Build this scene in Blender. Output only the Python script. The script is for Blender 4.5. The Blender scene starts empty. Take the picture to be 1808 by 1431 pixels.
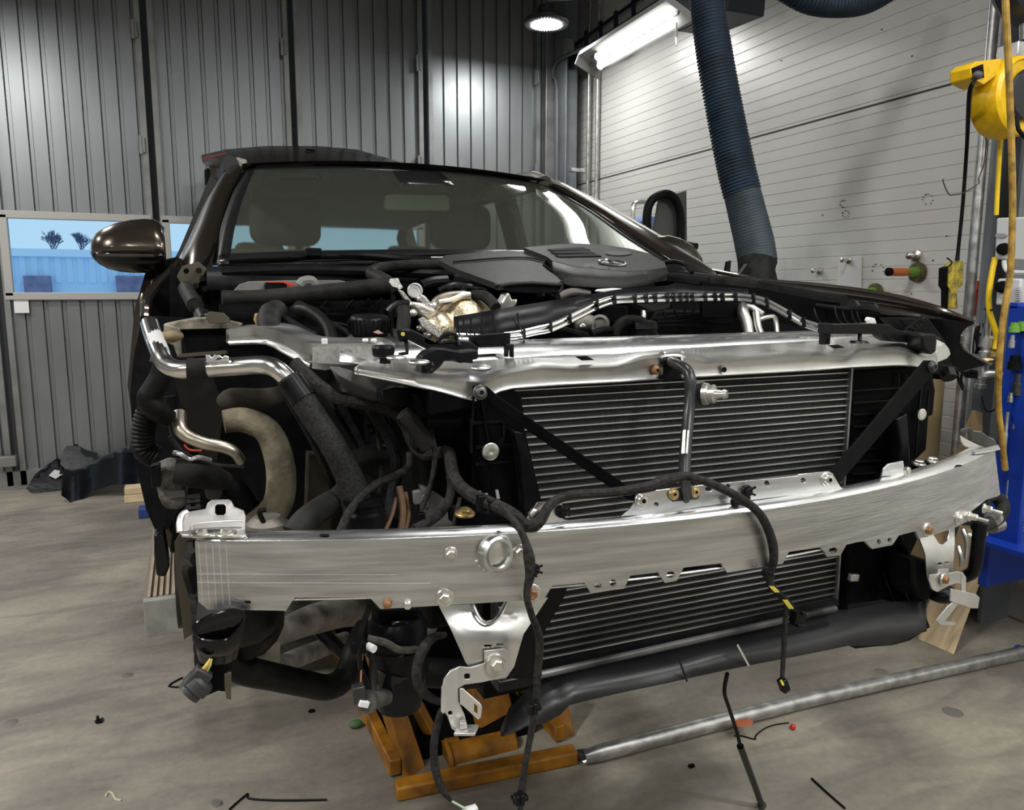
import bpy, bmesh, math, random
import numpy as np
from mathutils import Vector, Matrix, geometry
random.seed(7)
SC = bpy.context.scene
COL = SC.collection
# ------------------------------------------------------------------ camera, light, exposure
F_PX, CXP, CYP = 1356.0, 904.0, 715.5
PITCH, YAW, CZ = math.radians(8.4), math.radians(22.9), 1.35
cam_d = bpy.data.cameras.new('camera')
cam = bpy.data.objects.new('camera', cam_d)
COL.objects.link(cam)
cam_d.sensor_fit = 'HORIZONTAL'
cam_d.sensor_width = 36.0
cam_d.lens = 36.0 * F_PX / 1808.0
cam_d.clip_start = 0.02
cam_d.clip_end = 400
cam.location = (0, 0, CZ)
cam.rotation_euler = (math.pi / 2 - PITCH, 0, -YAW)
SC.camera = cam
SC.view_settings.view_transform = 'Standard'
SC.view_settings.look = 'None'
SC.view_settings.gamma = 1.0
SC.view_settings.exposure = 0.12
SC.view_settings.use_curve_mapping = False
w = bpy.data.worlds.new('dusk_sky'); SC.world = w; w.use_nodes = True
nt = w.node_tree; nt.nodes.clear()
wo = nt.nodes.new('ShaderNodeOutputWorld'); bg = nt.nodes.new('ShaderNodeBackground')
tc = nt.nodes.new('ShaderNodeTexCoord'); sx = nt.nodes.new('ShaderNodeSeparateXYZ')
cr = nt.nodes.new('ShaderNodeValToRGB')
cr.color_ramp.elements[0].position = 0.0; cr.color_ramp.elements[0].color = (0.42, 0.66, 0.83, 1)
cr.color_ramp.elements[1].position = 0.5; cr.color_ramp.elements[1].color = (0.36, 0.6, 0.82, 1)
nt.links.new(tc.outputs['Generated'], sx.inputs[0]); nt.links.new(sx.outputs['Z'], cr.inputs[0])
nt.links.new(cr.outputs[0], bg.inputs['Color']); bg.inputs['Strength'].default_value = 1.0
nt.links.new(bg.outputs[0], wo.inputs[0])
def area(name, loc, size, power, color=(1, .98, .94), rot=(0, 0, 0), sy=None):
    l = bpy.data.lights.new(name, 'AREA'); l.energy = power; l.color = color
    l.shape = 'RECTANGLE' if sy else 'DISK'; l.size = size
    if sy: l.size_y = sy
    o = bpy.data.objects.new(name, l); COL.objects.link(o); o.location = loc; o.rotation_euler = rot
    return o
# the hall's ceiling lamps (their light only; most hang outside the picture)
for i, (x, y, z, s, p) in enumerate([(-2.3, 0.9, 3.45, .4, 105), (1.3, -1.3, 3.5, .4, 66), (-3.0, 4.0, 3.45, .4, 60),
                                     (-3.2, -2.2, 3.5, .4, 60), (-1.25, 4.3, 3.2, .4, 34), (1.0, 1.2, 3.9, .4, 34)]):
    area('unseen_lamp_light', (x, y, z), s, p, (1, .98, .955))
for yy in (-1.9, -.7, .5): area('unseen_lamp_light', (2.2, yy, 3.35), .3, 19, (.99, 1, .98))  # unseen lamps, added to brighten the right wall
area('unseen_strip_light', (-.6, -2.6, 3.6), .25, 40, (.98, 1, .97), sy=2.4)  # unseen strip light behind the camera

# ------------------------------------------------------------------ pixel -> real place on a plane
cp, sp_, ca, sa = math.cos(PITCH), math.sin(PITCH), math.cos(YAW), math.sin(YAW)
FW = Vector((sa * cp, ca * cp, -sp_)); RT = Vector((ca, -sa, 0)); UP = RT.cross(FW)
def ray(x, y): return FW + RT * ((x - CXP) / F_PX) + UP * ((CYP - y) / F_PX)
O = Vector((0, 0, CZ))
def P(x, y, Y): r = ray(x, y); return O + r * (Y / r.y)
def PX(x, y, X): r = ray(x, y); return O + r * (X / r.x)
def PZ(x, y, Z): r = ray(x, y); return O + r * ((Z - CZ) / r.z)
def PS(x, y, Yf):
    Y = .9
    for _ in range(40): Y = Yf(P(x, y, Y).x)
    return P(x, y, Y)
def pts3(L, Y=None): return [P(q[0], q[1], q[2] if len(q) > 2 else Y) for q in L]

# ------------------------------------------------------------------ materials
MATS = {}
def mat(name, col=(.5, .5, .5), rough=.5, metal=0., coat=0., noise=None, var=0., bump=0., bscale=60., rvar=0., stretch=None,
        emit=None, trans=0., ior=1.45, alpha=1., spec=.5, col2=None, detail=5):
    if name in MATS: return MATS[name]
    m = bpy.data.materials.new(name); m.use_nodes = True; t = m.node_tree; b = t.nodes['Principled BSDF']
    b.inputs['Base Color'].default_value = (*col, 1); b.inputs['Roughness'].default_value = rough
    b.inputs['Metallic'].default_value = metal; b.inputs['Coat Weight'].default_value = coat
    b.inputs['Coat Roughness'].default_value = .06; b.inputs['IOR'].default_value = ior
    b.inputs['Transmission Weight'].default_value = trans; b.inputs['Alpha'].default_value = alpha
    b.inputs['Specular IOR Level'].default_value = spec
    if emit:
        b.inputs['Emission Color'].default_value = (*emit[:3], 1); b.inputs['Emission Strength'].default_value = emit[3]
    if noise:
        c = t.nodes.new('ShaderNodeTexCoord'); mp = t.nodes.new('ShaderNodeMapping')
        t.links.new(c.outputs['Object'], mp.inputs[0])
        if stretch: mp.inputs['Scale'].default_value = stretch
        n = t.nodes.new('ShaderNodeTexNoise'); n.inputs['Scale'].default_value = noise; n.inputs['Detail'].default_value = detail
        t.links.new(mp.outputs[0], n.inputs['Vector'])
        r = t.nodes.new('ShaderNodeValToRGB'); r.color_ramp.elements[0].position = .32; r.color_ramp.elements[1].position = .68
        lo = col2 if col2 else tuple(max(0, q * (1 - var)) for q in col); hi = col if col2 else tuple(min(1, q * (1 + var)) for q in col)
        r.color_ramp.elements[0].color = (*lo, 1); r.color_ramp.elements[1].color = (*hi, 1)
        t.links.new(n.outputs['Fac'], r.inputs[0]); t.links.new(r.outputs[0], b.inputs['Base Color'])
        if rvar:
            mr = t.nodes.new('ShaderNodeMapRange'); mr.inputs['To Min'].default_value = max(.02, rough - rvar); mr.inputs['To Max'].default_value = rough + rvar
            t.links.new(n.outputs['Fac'], mr.inputs['Value']); t.links.new(mr.outputs[0], b.inputs['Roughness'])
        if bump:
            n2 = t.nodes.new('ShaderNodeTexNoise'); n2.inputs['Scale'].default_value = bscale; n2.inputs['Detail'].default_value = 4
            t.links.new(mp.outputs[0], n2.inputs['Vector'])
            bp = t.nodes.new('ShaderNodeBump'); bp.inputs['Strength'].default_value = bump; bp.inputs['Distance'].default_value = .002
            t.links.new(n2.outputs['Fac'], bp.inputs['Height']); t.links.new(bp.outputs[0], b.inputs['Normal'])
    MATS[name] = m
    return m
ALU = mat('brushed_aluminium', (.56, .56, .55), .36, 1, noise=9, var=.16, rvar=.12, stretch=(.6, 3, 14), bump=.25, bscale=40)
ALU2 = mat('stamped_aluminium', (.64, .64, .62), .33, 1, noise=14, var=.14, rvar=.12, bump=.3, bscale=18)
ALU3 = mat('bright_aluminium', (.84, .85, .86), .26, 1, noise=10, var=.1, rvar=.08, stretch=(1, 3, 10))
STEELG = mat('grey_galvanised_bracket', (.62, .61, .585), .42, .75, noise=20, var=.1, rvar=.08, bump=.12, bscale=200)
GALV = mat('galvanised_pipe_metal', (.5, .5, .49), .38, .9, noise=25, var=.3, rvar=.12, bump=.3, bscale=60)
ZINC = mat('zinc_bolt_metal', (.72, .71, .66), .3, 1, noise=60, var=.2)
RUSTB = mat('rusted_bolt_metal', (.27, .14, .065), .6, .6, noise=160, var=.5, bump=.4, bscale=300)
BRASS = mat('yellow_passivated_metal', (.55, .42, .2), .4, .9, noise=80, var=.3)
CAST = mat('cast_aluminium_dirty', (.2, .185, .16), .6, .55, noise=40, var=.35, bump=.6, bscale=140)
CASTB = mat('weathered_cast_knuckle', (.17, .145, .10), .7, .25, noise=30, var=.45, bump=.7, bscale=120)  # weathered metal, colour also lowered for shade inside the wheel arch
DARKSTEEL = mat('dark_steel', (.075, .075, .078), .42, .7, noise=30, var=.3)
BLK = mat('black_plastic', (.005, .005, .006), .36, noise=30, var=.3, rvar=.1, spec=.2)
BLKM = mat('matt_black_plastic', (.0045, .0045, .005), .6, noise=40, var=.4, bump=.2, bscale=120, spec=.1)
BLKG = mat('glossy_black_plastic', (.004, .004, .005), .14, spec=.4)
BLKP = mat('black_painted_strut', (.003, .003, .0035), .5, noise=40, var=.3, spec=.05)
RUB = mat('black_rubber', (.006, .006, .006), .5, spec=.15, noise=50, var=.4, bump=.3, bscale=150)
RUBG = mat('dusty_grey_rubber', (.016, .016, .0155), .6, spec=.15, noise=30, var=.45, bump=.3, bscale=260)
TAPE = mat('harness_tape', (.007, .007, .008), .6, spec=.15, noise=120, var=.55, bump=.8, bscale=90)
TAPEG = mat('dusty_harness_tape', (.022, .0215, .0205), .7, spec=.15, noise=160, var=.5, bump=.8, bscale=120)
ENGC = mat('engine_cover_plastic', (.015, .015, .015), .5, spec=.3, noise=90, var=.35, bump=.5, bscale=420, rvar=.08)
PAINT = mat('bronze_black_paint', (.06, .047, .036), .25, .75, coat=1, noise=500, var=.25)
PAINTI = mat('inner_paint_dark', (.018, .015, .013), .35, .4, coat=.4)
DIRTY = mat('dusty_beige_metal', (.23, .205, .16), .65, .25, noise=45, var=.5, bump=.4, bscale=150)
WHITEP = mat('white_paint_mark', (.8, .8, .76), .7, noise=200, var=.3)
PAPER = mat('white_paper', (.74, .74, .74), .8)
WALLW = mat('white_sandwich_panel', (.69, .685, .64), .34, .15, noise=1.2, var=.05, rvar=.06)
JOINT = mat('dark_joint', (.05, .05, .05), .8)
CLAD = mat('grey_steel_cladding', (.235, .248, .253), .38, .7, noise=2.2, var=.14, rvar=.07, stretch=(1, 1, .5), bump=.08, bscale=120)
FRAMEG = mat('grey_door_frame', (.23, .235, .23), .42, .4, noise=6, var=.2)
FRAMEL = mat('pale_window_frame', (.40, .395, .37), .5, .2)
COLM = mat('grey_painted_column', (.17, .185, .20), .4, .2, noise=5, var=.15)
DKSTEEL = mat('dark_blue_steel_beam', (.018, .022, .03), .45, .2)
YEL = mat('lift_orange_paint', (.43, .18, .012), .45, noise=14, var=.35, bump=.3, bscale=40, col2=(.14, .055, .01))  # orange darkened to stand for the shadow under the car
YELR = mat('reel_yellow_plastic', (.82, .50, .01), .35, noise=40, var=.1, bump=.15, bscale=200)
YELB = mat('bright_yellow_hose', (.85, .57, .01), .4)
BROWNH = mat('ochre_dirty_hose', (.33, .2, .035), .5, noise=40, var=.45)
BLUEH = mat('exhaust_hose_blue', (.012, .024, .042), .5, noise=12, var=.35, bump=.5, bscale=60)
BLUER = mat('rack_blue_paint', (.006, .035, .3), .38)
WOOD = mat('pale_wood', (.72, .56, .35), .65, noise=5, var=.25, stretch=(1, 8, 1.2), bump=.2, bscale=30)
CARD = mat('brown_paper_roll', (.42, .33, .17), .75, noise=4, var=.08)
CARD2 = mat('brown_cardboard', (.4, .27, .14), .75, noise=8, var=.2)
CONC = mat('grey_concrete_plinth', (.13, .125, .115), .85, noise=6, var=.35, bump=.6, bscale=30)
ORANGE = mat('orange_handle_plastic', (.6, .17, .04), .45)
GREENP = mat('green_plastic', (.14, .32, .04), .45)
REDP = mat('red_plastic', (.5, .05, .025), .4)
REDB = mat('red_cap_plastic', (.6, .02, .015), .35)
BLUEC = mat('blue_cap_plastic', (.01, .06, .35), .4)
GREYBOX = mat('light_grey_enclosure', (.56, .57, .57), .42)
TEAL = mat('teal_plastic', (.02, .25, .28), .4)
FOIL = mat('gold_heat_shield_foil', (.62, .53, .36), .38, 1, noise=30, var=.25, bump=1.0, bscale=110)
FOILS = mat('silver_heat_shield', (.5, .48, .43), .42, .9, noise=30, var=.3, bump=.8, bscale=160)
YTAG = mat('yellow_wire', (.6, .5, .06), .5)
COPPER = mat('copper_wire_sleeve', (.5, .25, .14), .5)
GLASSD = mat('tinted_windscreen_glass', (.55, .62, .55), .02, trans=1., ior=1.45)
_t = GLASSD.node_tree; _d = _t.nodes.new('ShaderNodeBsdfDiffuse'); _d.inputs[0].default_value = (.36, .37, .30, 1)  # diffuse share imitates hazy reflections on the glass
_m = _t.nodes.new('ShaderNodeMixShader'); _m.inputs[0].default_value = .06
_t.links.new(_t.nodes['Principled BSDF'].outputs[0], _m.inputs[1]); _t.links.new(_d.outputs[0], _m.inputs[2]); _t.links.new(_m.outputs[0], _t.nodes['Material Output'].inputs[0])
INTER = mat('dark_interior_trim', (.035, .034, .03), .8)
SEAT = mat('seat_fabric_dark', (.075, .07, .055), .85, noise=20, var=.2)
LAMPE = mat('lamp_white_emitter', (1, 1, 1), .4, emit=(1, .99, .96, 22))
LAMPT = mat('tube_white_emitter', (1, 1, 1), .4, emit=(1, 1, .95, 6))
LAMPB = mat('white_lamp_housing', (.45, .45, .44), .45)

# ------------------------------------------------------------------ mesh builder
class MB:
    def __init__(s): s.v = []; s.f = []
    def add(s, v, f):
        o = len(s.v); s.v += [tuple(q) for q in v]; s.f += [tuple(i + o for i in g) for g in f]; return s
    def box(s, c, d, R=None):
        V = []
        for x in (-.5, .5):
            for y in (-.5, .5):
                for z in (-.5, .5):
                    q = Vector((x * d[0], y * d[1], z * d[2]))
                    if R is not None: q = R @ q
                    V.append(q + Vector(c))
        return s.add(V, [(0, 1, 3, 2), (4, 6, 7, 5), (0, 4, 5, 1), (2, 3, 7, 6), (0, 2, 6, 4), (1, 5, 7, 3)])
    def bar(s, a, b, wd, ht, up=(0, 0, 1)):
        a, b = Vector(a), Vector(b); d = (b - a); L = d.length; d.normalize(); u = Vector(up)
        if abs(d.dot(u)) > .98: u = Vector((0, 1, 0))
        x = d.cross(u).normalized(); u = x.cross(d).normalized()
        R = Matrix((x, d, u)).transposed()
        return s.box((a + b) / 2, (wd, L, ht), R)
    def prism(s, poly, off):
        n = len(poly); off = Vector(off); A = [Vector(q) for q in poly]; B = [q + off for q in A]
        f = [(i, (i + 1) % n, n + (i + 1) % n, n + i) for i in range(n)]
        tri = geometry.tessellate_polygon([A])
        f += [tuple(t) for t in tri] + [tuple(n + i for i in reversed(t)) for t in tri]
        return s.add(A + B, f)
    def tube(s, pts, r, n=10, smooth=4, cap=True, ribs=None):
        pts = [Vector(q) for q in pts]
        rr = r if isinstance(r, (list, tuple)) else [r] * len(pts)
        if smooth and len(pts) > 2: pts, rr = catmull(pts, rr, smooth)
        if ribs:
            amp, pitch = ribs
            L = [0]
            for i in range(1, len(pts)): L.append(L[-1] + (pts[i] - pts[i - 1]).length)
            m = int(L[-1] / pitch * 4); q2 = []; r2 = []; j = 0
            for k in range(m + 1):
                d = L[-1] * k / m
                while j < len(L) - 2 and L[j + 1] < d: j += 1
                t = (d - L[j]) / max(1e-9, L[j + 1] - L[j])
                q2.append(pts[j].lerp(pts[j + 1], t)); r2.append((rr[j] * (1 - t) + rr[j + 1] * t) * (1 + amp * (1, 0, -1, 0)[k % 4]))
            pts, rr = q2, r2
        T = []
        for i in range(len(pts)):
            a = pts[max(0, i - 1)]; b = pts[min(len(pts) - 1, i + 1)]; d = b - a
            T.append(d.normalized() if d.length > 1e-9 else Vector((0, 0, 1)))
        u = T[0].orthogonal().normalized(); V = []; Fc = []
        for i, q in enumerate(pts):
            u = (u - T[i] * u.dot(T[i]));
            u = u.normalized() if u.length > 1e-6 else T[i].orthogonal().normalized()
            w_ = T[i].cross(u)
            for k in range(n):
                a = 2 * math.pi * k / n; V.append(q + (u * math.cos(a) + w_ * math.sin(a)) * rr[i])
        for i in range(len(pts) - 1):
            for k in range(n): Fc.append((i * n + k, i * n + (k + 1) % n, (i + 1) * n + (k + 1) % n, (i + 1) * n + k))
        if cap: Fc += [tuple(reversed(range(n))), tuple(range((len(pts) - 1) * n, len(pts) * n))]
        return s.add(V, Fc)
    def cyl(s, a, b, r, r2=None, n=20): return s.tube([a, b], [r, r if r2 is None else r2], n, 0)
    def lathe(s, prof, base, axis=(0, 0, 1), n=28):
        ax = Vector(axis).normalized(); u = ax.orthogonal().normalized(); w_ = ax.cross(u); base = Vector(base); V = []; Fc = []
        for (r, h) in prof:
            for k in range(n):
                a = 2 * math.pi * k / n; V.append(base + ax * h + (u * math.cos(a) + w_ * math.sin(a)) * max(r, 1e-5))
        for i in range(len(prof) - 1):
            for k in range(n): Fc.append((i * n + k, i * n + (k + 1) % n, (i + 1) * n + (k + 1) % n, (i + 1) * n + k))
        Fc += [tuple(reversed(range(n))), tuple(range((len(prof) - 1) * n, len(prof) * n))]
        return s.add(V, Fc)
    def ell(s, c, r, R=None, n=20, m=12):
        V = []; Fc = []; c = Vector(c)
        for i in range(m + 1):
            t = math.pi * i / m
            for k in range(n):
                a = 2 * math.pi * k / n; q = Vector((r[0] * math.sin(t) * math.cos(a), r[1] * math.sin(t) * math.sin(a), r[2] * math.cos(t)))
                if R is not None: q = R @ q
                V.append(c + q)
        for i in range(m):
            for k in range(n): Fc.append((i * n + k, i * n + (k + 1) % n, (i + 1) * n + (k + 1) % n, (i + 1) * n + k))
        return s.add(V, Fc)
    def grid(s, rows):
        n = len(rows[0]); V = [q for r in rows for q in r]; Fc = []
        for i in range(len(rows) - 1):
            for k in range(n - 1): Fc.append((i * n + k, i * n + k + 1, (i + 1) * n + k + 1, (i + 1) * n + k))
        return s.add(V, Fc)
    def sheet(s, outer, holes, fn, off, step=14):
        """a cut sheet: outline and holes as 2-D points, fn maps them to the surface, off gives it thickness"""
        V = []; E = []
        def loop(L):
            o = len(V); n = len(L); q = []
            for i in range(n):
                a = Vector(L[i]); b = Vector(L[(i + 1) % n]); k = max(1, int((b - a).length / step))
                q += [a.lerp(b, j / k) for j in range(k)]
            V.extend(q); E.extend([(o + i, o + (i + 1) % len(q)) for i in range(len(q))]); return q
        Q = loop(outer); H = [loop(h) for h in holes]
        def ins(pt, L):
            r = False; j = len(L) - 1
            for i in range(len(L)):
                if (L[i][1] > pt[1]) != (L[j][1] > pt[1]) and pt[0] < (L[j][0] - L[i][0]) * (pt[1] - L[i][1]) / (L[j][1] - L[i][1]) + L[i][0]: r = not r
                j = i
            return r
        def ok(pt): return ins(pt, Q) and not any(ins(pt, h) for h in H)
        x0 = min(q[0] for q in Q); x1 = max(q[0] for q in Q); y0 = min(q[1] for q in Q); y1 = max(q[1] for q in Q)
        bd = list(V)
        x = x0 + step * .5
        while x < x1:
            y = y0 + step * .5
            while y < y1:
                pt = Vector((x, y))
                if ok(pt) and min((pt - q).length for q in bd) > step * .45: V.append(pt)
                y += step
            x += step
        vo, eo, fo, _, _, _ = geometry.delaunay_2d_cdt([Vector(q[:2]) for q in V], E, [], 0, 1e-5)
        fs = [tuple(f) for f in fo if ok(sum((vo[i] for i in f), Vector((0, 0))) / len(f))]
        cnt = {}
        for f in fs:
            for i in range(3):
                e = (f[i], f[(i + 1) % 3]); cnt[tuple(sorted(e))] = cnt.get(tuple(sorted(e)), []) + [e]
        A = [Vector(fn(q[0], q[1])) for q in vo]; n = len(A); of = off if callable(off) else (lambda q: Vector(off))
        B = [q + of(q) for q in A]
        ff = fs + [tuple(n + i for i in reversed(f)) for f in fs]
        for k, L in cnt.items():
            if len(L) == 1: a, b = L[0]; ff.append((b, a, n + a, n + b))
        return s.add(A + B, ff)
    def build(s, name, m, parent=None, smooth=35, bevel=0, sub=0, solid=0, label=None, bseg=2):
        me = bpy.data.meshes.new(name); me.from_pydata(s.v, [], s.f); me.materials.append(m)
        bm = bmesh.new(); bm.from_mesh(me); bmesh.ops.recalc_face_normals(bm, faces=bm.faces); bm.to_mesh(me); bm.free()
        if smooth:
            me.polygons.foreach_set('use_smooth', [True] * len(me.polygons)); me.set_sharp_from_angle(angle=math.radians(smooth))
        o = bpy.data.objects.new(name, me); COL.objects.link(o)
        if parent is not None: o.parent = parent; 
        if parent is not None and parent.type == 'EMPTY' : o.matrix_parent_inverse = Matrix.Translation(-parent.location)
        if solid:
            md = o.modifiers.new('solid', 'SOLIDIFY'); md.thickness = solid; md.offset = 0
        if bevel:
            md = o.modifiers.new('bevel', 'BEVEL'); md.width = bevel; md.segments = bseg; md.limit_method = 'ANGLE'; md.angle_limit = math.radians(40)
        if sub:
            md = o.modifiers.new('sub', 'SUBSURF'); md.levels = sub; md.render_levels = sub
        if label: o['label'] = label
        return o
def catmull(P_, R_, k):
    n = len(P_); A = []; B = []
    for i in range(n - 1):
        p0 = P_[max(0, i - 1)]; p1 = P_[i]; p2 = P_[i + 1]; p3 = P_[min(n - 1, i + 2)]
        for j in range(k):
            t = j / k; t2 = t * t; t3 = t2 * t
            A.append(.5 * ((2 * p1) + (p2 - p0) * t + (2 * p0 - 5 * p1 + 4 * p2 - p3) * t2 + (3 * p1 - p0 - 3 * p2 + p3) * t3)); B.append(R_[i] * (1 - t) + R_[i + 1] * t)
    A.append(P_[-1]); B.append(R_[-1]); return A, B
def thing(name, label, cat, loc=(0, 0, 0), group=None):
    o = bpy.data.objects.new(name, None); COL.objects.link(o); o.location = loc; o.empty_display_size = .05
    o['label'] = label; o['category'] = cat
    if group: o['group'] = group
    return o
def tag(o, label, cat, group=None):
    o['label'] = label; o['category'] = cat
    if group: o['group'] = group
    return o
def struct(name, mb, m, **k):
    o = mb.build(name, m, **k); o['kind'] = 'structure'; return o
def rrect(x0, y0, x1, y1, r=.3):
    d = min(abs(x1 - x0), abs(y1 - y0)) * r
    return [(x0 + d, y0), (x1 - d, y0), (x1, y0 + d), (x1, y1 - d), (x1 - d, y1), (x0 + d, y1), (x0, y1 - d), (x0, y0 + d)]
def circ(x, y, r, n=14, ry=None): return [(x + r * math.cos(2 * math.pi * i / n), y + (ry or r) * math.sin(2 * math.pi * i / n)) for i in range(n)]
def text(name, body, size, loc, rot, m, parent=None, ext=.0005, scale=None):
    c = bpy.data.curves.new(name, 'FONT'); c.body = body; c.size = size; c.extrude = ext; c.align_x = 'CENTER'; c.align_y = 'CENTER'
    c.materials.append(m); o = bpy.data.objects.new(name, c); COL.objects.link(o); o.location = loc; o.rotation_euler = rot
    if scale: o.scale = scale
    if parent is not None:
        o.parent = parent
        if parent.type == 'EMPTY': o.matrix_parent_inverse = Matrix.Translation(-parent.location)
    return o

# ------------------------------------------------------------------ the hall
BY, WX = 6.1, 3.2
def floor_mat():
    m = bpy.data.materials.new('stained_concrete_floor'); m.use_nodes = True; t = m.node_tree; b = t.nodes['Principled BSDF']; L = t.links.new
    c = t.nodes.new('ShaderNodeTexCoord')
    def N(sc, det, st=(1, 1, 1), dist=0):
        mp = t.nodes.new('ShaderNodeMapping'); mp.inputs['Scale'].default_value = st; L(c.outputs['Object'], mp.inputs[0])
        n = t.nodes.new('ShaderNodeTexNoise'); n.inputs['Scale'].default_value = sc; n.inputs['Detail'].default_value = det; n.inputs['Distortion'].default_value = dist
        L(mp.outputs[0], n.inputs['Vector']); return n.outputs['Fac']
    def ramp(f, stops):
        r = t.nodes.new('ShaderNodeValToRGB'); e = r.color_ramp.elements
        e[0].position, e[1].position = stops[0][0], stops[-1][0]; e[0].color = (*stops[0][1], 1); e[1].color = (*stops[-1][1], 1)
        for p_, q in stops[1:-1]: z = e.new(p_); z.color = (*q, 1)
        L(f, r.inputs[0]); return r.outputs[0]
    def mix(a, b_, f, typ='MULTIPLY'):
        x = t.nodes.new('ShaderNodeMix'); x.data_type = 'RGBA'; x.blend_type = typ
        if hasattr(f, 'links') or not isinstance(f, float): L(f, x.inputs[0])
        else: x.inputs[0].default_value = f
        L(a, x.inputs[6]); L(b_, x.inputs[7]); return x.outputs[2]
    base = ramp(N(1.3, 8, (1, 1.3, 1), .6), [(.3, (.18, .16, .13)), (.5, (.27, .245, .20)), (.68, (.38, .345, .275))])
    streak = ramp(N(3.2, 6, (.7, 2.2, 1), 1.6), [(.35, (.66, .66, .68)), (.6, (1, 1, 1))])
    fine = ramp(N(38, 5), [(.3, (.8, .8, .8)), (.7, (1.1, 1.1, 1.1))])
    c1 = mix(mix(base, streak, .75), fine, .6)
    sp = t.nodes.new('ShaderNodeTexVoronoi'); sp.inputs['Scale'].default_value = 11; sp.inputs['Randomness'].default_value = 1; L(c.outputs['Object'], sp.inputs['Vector'])
    s1 = ramp(sp.outputs['Distance'], [(.0, (1, 1, 1)), (.035, (1, 1, 1)), (.05, (0, 0, 0))])
    msk = t.nodes.new('ShaderNodeMix'); msk.data_type = 'RGBA'; msk.blend_type = 'MULTIPLY'; msk.inputs[0].default_value = 1
    L(s1, msk.inputs[6]); L(ramp(N(2.1, 3), [(.45, (0, 0, 0)), (.62, (.8, .8, .8))]), msk.inputs[7])
    lt = t.nodes.new('ShaderNodeRGB'); lt.outputs[0].default_value = (.5, .47, .4, 1)
    c2 = mix(c1, lt.outputs[0], msk.outputs[2], 'MIX')
    L(c2, b.inputs['Base Color'])
    mr = t.nodes.new('ShaderNodeMapRange'); mr.inputs['To Min'].default_value = .4; mr.inputs['To Max'].default_value = .75
    L(N(2.5, 5, (1, 1, 1), .5), mr.inputs['Value']); L(mr.outputs[0], b.inputs['Roughness'])
    bp = t.nodes.new('ShaderNodeBump'); bp.inputs['Strength'].default_value = .25; bp.inputs['Distance'].default_value = .004; L(N(60, 5), bp.inputs['Height']); L(bp.outputs[0], b.inputs['Normal'])
    return m
struct('floor', MB().box((-1.4, 1.05, -.05), (9.3, 10.3, .1)), floor_mat(), smooth=0)
struct('ceiling', MB().box((-1.4, 1.05, 4.75), (9.3, 10.3, .1)), mat('dark_roof_deck', (.05, .055, .06), .6), smooth=0)
struct('wall_left', MB().box((-6.05, 1.05, 2.35), (.1, 10.3, 4.9)), mat('grey_side_wall', (.28, .28, .27), .6), smooth=0)
struct('wall_front', MB().box((-1.4, -4.05, 2.35), (9.3, .1, 4.9)), mat('grey_side_wall', (.28, .28, .27), .6), smooth=0)
# right wall of white sandwich panels with fine horizontal grooves
mb = MB(); prof = []
z = 0.35; pitch = .0625
while z < 4.7:
    prof += [(WX, z), (WX, z + pitch - .007), (WX + .0035, z + pitch - .004), (WX + .0035, z + pitch - .001)]; z += pitch
mb.grid([[(x, y, zz) for (x, zz) in prof] for y in (-4.0, BY + .1)])
mb.box((WX + .06, 1.05, 2.5), (.1, 10.2, 4.4))
struct('wall_right', mb, WALLW, smooth=0)
j = MB()
for zz in (CZ + .915, ): j.box((WX + .001, 1.05, zz), (.006, 10.2, .009))
struct('trim_1', j, JOINT, smooth=0)
struct('wall_right_plinth', MB().box((WX - .02, 1.05, .175), (.16, 10.2, .35)), CONC, smooth=0, bevel=.01)
# folding steel doors across the back
def cladding(x0, x1, z0, z1, y=BY, n=8):
    b = MB(); pr = []; pt = (x1 - x0) / n
    for i in range(n):
        x = x0 + i * pt
        pr += [(x, y), (x + pt - .032, y), (x + pt - .026, y + .02), (x + pt - .006, y + .02)]
    pr.append((x1, y))
    b.grid([[(x, yy, zz) for (x, yy) in pr] for zz in np.linspace(z0, z1, 3)])
    return b
seams = [-3.95, -3.01, -2.07, -1.13, -.15, .82, 1.83, 2.84]
WZ0, WZ1 = CZ - .03, CZ + .505
for i in range(len(seams) - 1):
    x0, x1 = seams[i] + .03, seams[i + 1] - .03
    haswin = i in (0, 1, 2, 3, 4, 5)
    b = cladding(x0 + .02, x1 - .02, WZ1 + .02 if haswin else .12, 4.7)
    if haswin:
        c = cladding(x0 + .02, x1 - .02, .12, WZ0 - .02); b.add(c.v, c.f)
    d = struct('door_%d' % (i + 1), b, CLAD, smooth=0)
    fr = MB()
    for x in (x0 + .01, x1 - .01): fr.box((x, BY - .012, 2.36), (.035, .05, 4.66))
    fr.box(((x0 + x1) / 2, BY - .012, .065), (x1 - x0 + .06, .05, .13))
    for x in (x1 + .012,):
        for zz in (1.6, 2.35, 3.1, 3.9): fr.box((x - .05, BY - .045, zz), (.018, .03, .12)); fr.cyl((x - .03, BY - .05, zz - .05), (x - .03, BY - .05, zz + .05), .009)
    fr.build('door_frame', FRAMEG, d, smooth=0)
    if haswin:
        wf = MB()
        for zz in (WZ0, WZ1): wf.box(((x0 + x1) / 2, BY - .02, zz), (x1 - x0, .05, .05))
        for x in (x0 + .028, x1 - .028): wf.box((x, BY - .02, (WZ0 + WZ1) / 2), (.05, .05, WZ1 - WZ0))
        wo_ = struct('window_%d' % (i + 1), wf, FRAMEL, smooth=0, bevel=.004)
        g = MB().box(((x0 + x1) / 2, BY, (WZ0 + WZ1) / 2), (x1 - x0 - .06, .006, WZ1 - WZ0 - .02))
        g.build('pane', mat('clear_pane', (.95, .97, 1), .0, trans=1, ior=1.02), wo_, smooth=0)
sg = MB()
for x in seams: sg.box((x, BY + .05, 2.36), (.065, .04, 4.7))
struct('trim_2', sg, JOINT, smooth=0)
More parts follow.
